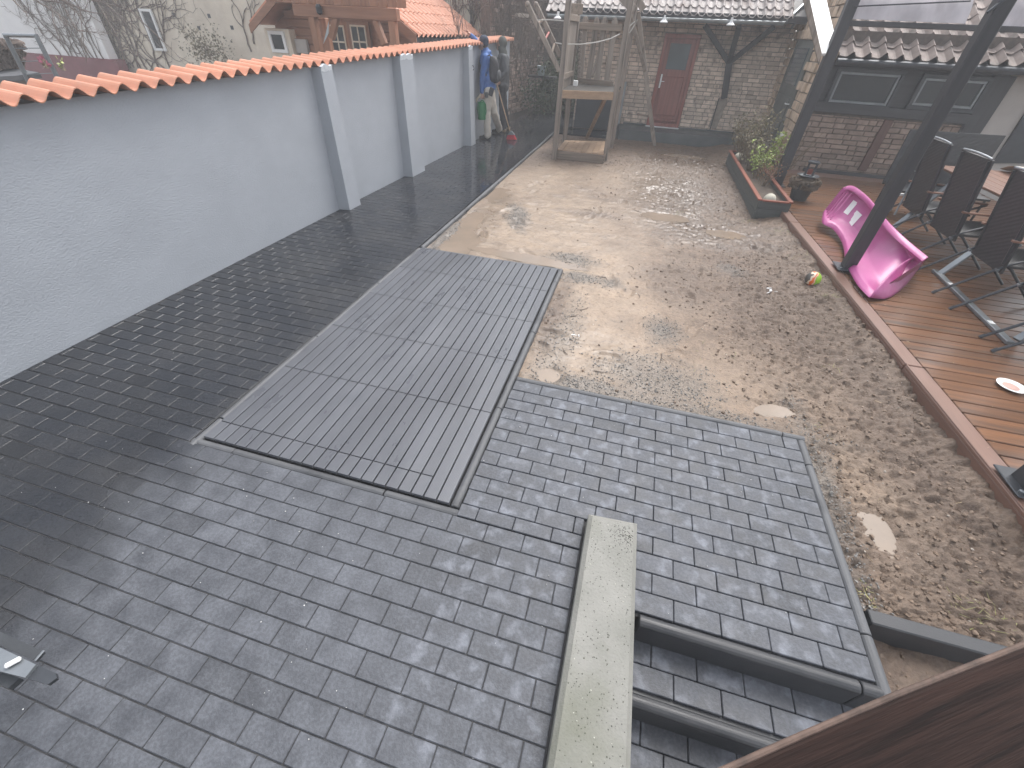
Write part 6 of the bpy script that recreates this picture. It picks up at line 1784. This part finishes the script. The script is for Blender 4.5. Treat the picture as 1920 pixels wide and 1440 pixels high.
# --- person in blue
gA = at(913, 262); Y0_ = gA.y
W1 = lambda px, py, dy=0.0: aty(px, py, Y0_ + dy)
p1_ = thing('person', (gA.x, gA.y, 0), 'person in blue jacket and beige work trousers pointing over the wall, carrying a green can', 'person')
fdir = Vector((-1, .12, 0)).normalized()
hc = W1(905.5, 81, .16); nk = W1(911, 95, .16)
Ls, Rs = W1(910, 108, -.02), W1(909, 105, .36)
Le, Lw = W1(904.5, 146, -.06), W1(903.5, 174, -.06)
Re, Rw = W1(893, 77, .30), W1(882, 65, .22)
pel = W1(917, 163, .16); ch_ = W1(912, 122, .16); wa_ = W1(916, 148, .16)
Lh, Rh = W1(916, 170, .05), W1(919, 168, .27)
Lk, La = W1(913.5, 213, .02), Vector((gA.x + .01, gA.y + .02, .09))
gR = at(938, 251)
Rk, Ra = W1(926, 209, .30), Vector((gR.x - .02, gR.y - .02, .10))
def torso(mb, k=1.0):
    def el(c, r): 
        b = MB().ball(c, 1, 16, 12, r); mb.add(b.v, b.f)
    el(ch_ + Vector((.0, 0, .06)), (.125 * k, .175 * k, .20)); el(wa_, (.115 * k, .155 * k, .17)); el(pel, (.125 * k, .165 * k, .13))
    mb.capsule(Ls + Vector((0, .05, 0)), Rs - Vector((0, .05, 0)), .062 * k, .062 * k)
mb = MB(); torso(mb); head(mb, hc, fdir); mb.capsule(nk + Vector((0, 0, -.03)), hc + Vector((.02, 0, -.04)), .058, .052)
limb(mb, [Ls, Le, Lw], [.052, .042, .028]); limb(mb, [Rs, Re, Rw], [.052, .042, .028])
hand(mb, Lw, Vector((-.05, -.0, -1)), Vector((0, 1, 0)), 1.15)
hand(mb, Rw, (Rw - Re).normalized(), Vector((.2, 0, -1)), .45)
limb(mb, [Lh, Lk, La], [.082, .056, .040]); limb(mb, [Rh, Rk, Ra], [.082, .056, .040])
mb.capsule(La + Vector((.03, 0, -.05)), La + Vector((-.13, 0, -.06)), .036, .030); mb.capsule(Ra + Vector((.03, 0, -.05)), Ra + Vector((-.13, .02, -.06)), .036, .030)
put_mesh('body', shape(mb, 'body', .0085, 3), M_SKIN, p1_, hc)
eyes(p1_, hc, fdir, M_EYE, M_LIP)
mb = MB(); torso(mb, 1.14); limb(mb, [Ls, Le, Lw + Vector((0, 0, .02))], [.072, .062, .044]); limb(mb, [Rs, Re, Rw + (Re - Rw) * .12], [.070, .060, .044])
mb.capsule(nk + Vector((0, 0, -.05)), nk + Vector((-.005, 0, .0)), .085, .075); mb.ball(nk + Vector((.055, 0, -.03)), .085, 14, 8, (.8, 1.1, .6))
jk = put_mesh('jacket', shape(mb, 'jacket', .012, 4, .022), M_BLUE, p1_, ch_)
mb = MB(); el_ = MB().ball(ch_ + Vector((-.045, 0, -.02)), 1, 16, 12, (.115, .165, .24)); mb.add(el_.v, el_.f); el_ = MB().ball(wa_ + Vector((-.035, 0, 0)), 1, 14, 10, (.115, .165, .16)); mb.add(el_.v, el_.f)
put_mesh('vest_front', shape(mb, 'vest_front', .012, 3, .01), M_NAVY, p1_, ch_)
mb = MB(); el_ = MB().ball(pel + Vector((0, 0, -.01)), 1, 16, 12, (.140, .180, .12)); mb.add(el_.v, el_.f)
limb(mb, [Lh, Lk, La + Vector((0, 0, .0))], [.102, .080, .078]); limb(mb, [Rh, Rk, Ra + Vector((0, 0, .0))], [.102, .080, .078])
put_mesh('trousers', shape(mb, 'trousers', .012, 4, .03), M_BEIGE, p1_, pel)
put('tool_pocket', MB().obox(W1(921, 172, -.08), .10, .03, .16, Matrix.Rotation(.3, 3, 'Y'), .015), M_BLACKCLOTH, p1_)
put('belt_pouch', MB().obox(W1(912, 178, -.085), .08, .03, .10, Matrix.Rotation(-.1, 3, 'Y'), .012), M_GREYCLOTH, p1_)
def shoe(c, dx, dy, parent, mt):
    mb = MB(); d = Vector((dx, dy, 0)).normalized()
    mb.capsule(c + Vector((0, 0, -.03)), c + Vector((0, 0, .05)), .052, .05)
    mb.capsule(c + Vector((0, 0, -.045)) - d * .03, c + d * .17 + Vector((0, 0, -.055)), .045, .036); mb.capsule(c + Vector((0, 0, -.0)) , c + d * .10 + Vector((0, 0, -.035)), .045, .035)
    me_ = shape(mb, 'shoe', .009, 3)
    for v in me_.vertices: v.co.z = max(v.co.z, .006)
    put_mesh('shoe', me_, mt, parent, c)
shoe(La, -1, .0, p1_, M_SHOE); shoe(Ra, -1, .15, p1_, M_SHOE)
mb = MB(); b = MB().ball(hc + Vector((.022, 0, .052)), 1, 18, 12, (.102, .090, .088)); mb.add(b.v, b.f)
b = MB().ball(hc + Vector((.060, 0, .0)), 1, 14, 10, (.055, .080, .06)); mb.add(b.v, b.f)
put_mesh('woolly_hat', shape(mb, 'woolly_hat', .009, 3, .004), M_NAVY, p1_, hc)
put('hair', MB().ball(hc + Vector((.05, 0, -.05)), 1, 12, 8, (.052, .07, .04)), mat('brown_hair', (.10, .06, .04), rough=.8, rnd=0), p1_, smooth=True)
# backpack
bpk = thing('backpack', W1(930, 130, .16), 'dark grey backpack on the back of the person in blue', 'backpack')
bc = W1(929, 131, .16); mb = MB()
mb.capsule(bc + Vector((-.03, -.08, -.13)), bc + Vector((-.05, -.06, .17)), .085, .07); mb.capsule(bc + Vector((-.03, .08, -.13)), bc + Vector((-.05, .06, .17)), .085, .07); mb.capsule(bc + Vector((0, 0, -.13)), bc + Vector((-.02, 0, .12)), .11, .085)
put_mesh('pack', shape(mb, 'pack', .012, 4, .012), M_BLACKCLOTH, bpk, bc)
for s in (-.02, .34):
    put('strap', MB().tube([W1(925, 118, s + .02), W1(918, 103, s + .0), W1(908, 108, s - .02 * (1 if s < 0 else -1)), W1(903, 122, s - .03 * (1 if s < 0 else -1)), W1(912, 142, s)], .016, 6), M_BLACKCLOTH, bpk)
put('pack_pocket', MB().ball(bc + Vector((.075, 0, -.1)), 1, 14, 10, (.045, .10, .11)), M_GREYCLOTH, bpk, smooth=True)
# green watering can
gw = thing('watering_can', W1(904, 205, -.06), 'green plastic watering can hanging from the hand of the person in blue', 'watering can')
M_GREEN = mat('green_plastic', (.03, .23, .085), (.02, .18, .065), rough=.32, ns=4, bump=.05, rnd=0)
cc = W1(903.5, 208, -.07); hh = .165
put('tank', MB().lathe([(.075, -hh), (.088, -hh + .012), (.088, hh - .04), (.080, hh - .01), (.062, hh), (.04, hh - .004), (.03, hh - .03)], cc, 24), M_GREEN, gw, smooth=False)
tp_ = W1(904, 189, -.07)
put('handle', MB().tube([cc + Vector((.075, 0, -.10)), cc + Vector((.11, -.02, .0)), cc + Vector((.09, -.01, .13)), tp_ + Vector((.03, 0, .0)), tp_ + Vector((0, 0, .012)), cc + Vector((-.045, 0, hh))], .010, 8), M_GREEN, gw)
put('front_seam', MB().beam(cc + Vector((0, -.089, -.13)), cc + Vector((0, -.089, .12)), .012, .006), M_GREEN, gw)
put('spout', MB().tube([cc + Vector((-.07, .02, -.12)), cc + Vector((-.12, .04, .02)), cc + Vector((-.10, .06, .16))], [.024, .017, .014], 10), M_GREEN, gw)
put('filler_ring', MB().lathe([(.055, 0), (.06, .012), (.045, .012)], cc + Vector((0, 0, hh)), 18), M_GREEN, gw)
gl = thing('work_glove', W1(896, 183, -.06), 'pale work glove held together with the watering can handle', 'glove')
mb = MB(); hand(mb, W1(900, 180, -.05), Vector((-.8, 0, -.6)), Vector((0, 0, -1)), .5); mb.capsule(W1(902, 178, -.05), W1(899, 181, -.05), .03, .026)
put_mesh('glove', shape(mb, 'glove', .007, 2), M_CREAMC, gl, W1(898, 182, -.05))

# --- person in grey
gB = at(945, 248); Y1_ = gB.y
W2 = lambda px, py, dy=0.0: aty(px, py, Y1_ + dy)
p2_ = thing('person', (gB.x, gB.y, 0), 'person in grey jacket with olive hood and dark trousers holding a broom', 'person')
hc2 = W2(938.5, 83, .15); nk2 = W2(942, 97, .15)
Ls2, Rs2 = W2(944, 108, -.03), W2(941, 107, .34); Le2, Lw2 = W2(947, 134, -.08), W2(937, 149, -.16)
Re2, Rw2 = W2(936, 138, .36), W2(929, 150, .2)
ch2, wa2, pel2 = W2(943, 122, .15), W2(943, 145, .15), W2(943, 160, .15)
Lh2, Rh2 = W2(942, 167, .05), W2(942, 166, .25); Lk2, La2 = W2(941, 207, .03), Vector((gB.x - .01, gB.y + .0, .09)); gB2 = at(950, 244)
Rk2, Ra2 = W2(946, 204, .25), Vector((gB2.x, gB2.y + .1, .09))
def torso2(mb, k=1.0):
    for c, r in ((ch2 + Vector((0, 0, .06)), (.125, .175, .19)), (wa2, (.12, .16, .17)), (pel2, (.13, .17, .13))):
        b = MB().ball(c, 1, 16, 12, (r[0]*k, r[1]*k, r[2])); mb.add(b.v, b.f)
    mb.capsule(Ls2 + Vector((0, .05, 0)), Rs2 - Vector((0, .05, 0)), .06*k, .06*k)
mb = MB(); torso2(mb); head(mb, hc2, fdir); mb.capsule(nk2, hc2 + Vector((.02, 0, -.04)), .058, .052)
limb(mb, [Ls2, Le2, Lw2], [.052, .042, .028]); limb(mb, [Rs2, Re2, Rw2], [.052, .042, .028])
hand(mb, Lw2, (Lw2 - Le2).normalized(), Vector((0, 1, 0)), 1.2); hand(mb, Rw2, (Rw2 - Re2).normalized(), Vector((0, -1, 0)), 1.2)
limb(mb, [Lh2, Lk2, La2], [.08, .056, .04]); limb(mb, [Rh2, Rk2, Ra2], [.08, .056, .04])
put_mesh('body', shape(mb, 'body', .0085, 3), M_SKIN, p2_, hc2)
eyes(p2_, hc2, fdir, M_EYE, M_LIP)
mb = MB(); torso2(mb, 1.16); limb(mb, [Ls2, Le2, Lw2], [.074, .064, .046]); limb(mb, [Rs2, Re2, Rw2], [.072, .062, .046]); mb.capsule(ch2, pel2 + Vector((0, 0, -.02)), .155, .15)
put_mesh('jacket', shape(mb, 'jacket', .012, 4, .026), M_GREYCLOTH, p2_, ch2)
mb = MB(); b = MB().ball(hc2 + Vector((.045, 0, .03)), 1, 18, 12, (.105, .100, .125)); mb.add(b.v, b.f); mb.capsule(hc2 + Vector((.03, 0, -.06)), nk2 + Vector((.02, 0, -.03)), .09, .10)
put_mesh('hood', shape(mb, 'hood', .010, 4, .012), M_HOOD, p2_, hc2)
mb = MB(); b = MB().ball(pel2 + Vector((0, 0, -.02)), 1, 16, 12, (.135, .17, .12)); mb.add(b.v, b.f)
limb(mb, [Lh2, Lk2, La2], [.098, .072, .066]); limb(mb, [Rh2, Rk2, Ra2], [.098, .072, .066])
put_mesh('trousers', shape(mb, 'trousers', .012, 4, .028), M_BLACKCLOTH, p2_, pel2)
shoe(La2, -1, .1, p2_, M_TANBOOT); shoe(Ra2, -1, .0, p2_, M_TANBOOT)
# broom
bt = at(958, 262, .0)
br = thing('broom', (bt.x, bt.y, 0), 'broom with wooden handle and bright red bristles resting on the wet path', 'broom')
top_ = aty(929, 148, bt.y + .12); hd = aty(957, 249, bt.y)
put('handle', MB().tube([top_ + (top_ - hd).normalized() * .12, hd], .0135, 8), M_FRESH, br)
M_RED = mat('red_bristle', (.72, .06, .09), (.6, .04, .07), rough=.45, rnd=.1, island=True, bump=0)
put('socket', MB().prism([aty(956, 246, bt.y - .03), aty(959, 246, bt.y - .03), aty(965, 253, bt.y - .03), aty(951, 253, bt.y - .03)], (0, .05, 0)), M_GREYMETAL, br)
mb = MB()
R2 = random.Random(2)
for k in range(170):
    u = R2.random(); v = R2.random()
    a_ = aty(951.5 + 13 * u, 253, bt.y - .03 + .06 * v); b_2 = aty(950 + 19 * u + R2.gauss(0, .5), 262.5 - abs(u - .4) * 1.5, bt.y - .05 + .09 * v); b_2.z = max(b_2.z, .004)
    mb.tube([a_, b_2], .004, 3)
put('bristles', mb, M_RED, br, kind='stuff')

# ================================================================== thin haze volume added to lay a pale veil over the view
hz = bpy.data.materials.new('veil_haze'); hz.use_nodes = True
hn = hz.node_tree.nodes; hl = hz.node_tree.links; hn.clear()
ho = hn.new('ShaderNodeOutputMaterial'); hv = hn.new('ShaderNodeVolumePrincipled')
hv.inputs['Color'].default_value = (.93, .94, .96, 1); hv.inputs['Density'].default_value = .008; hv.inputs['Anisotropy'].default_value = .0
hl.new(hv.outputs[0], ho.inputs['Volume'])
haze = put('haze', MB().box(-38, 12, -3.5, 20.5, -1.9, 7.3), hz, kind='stuff')
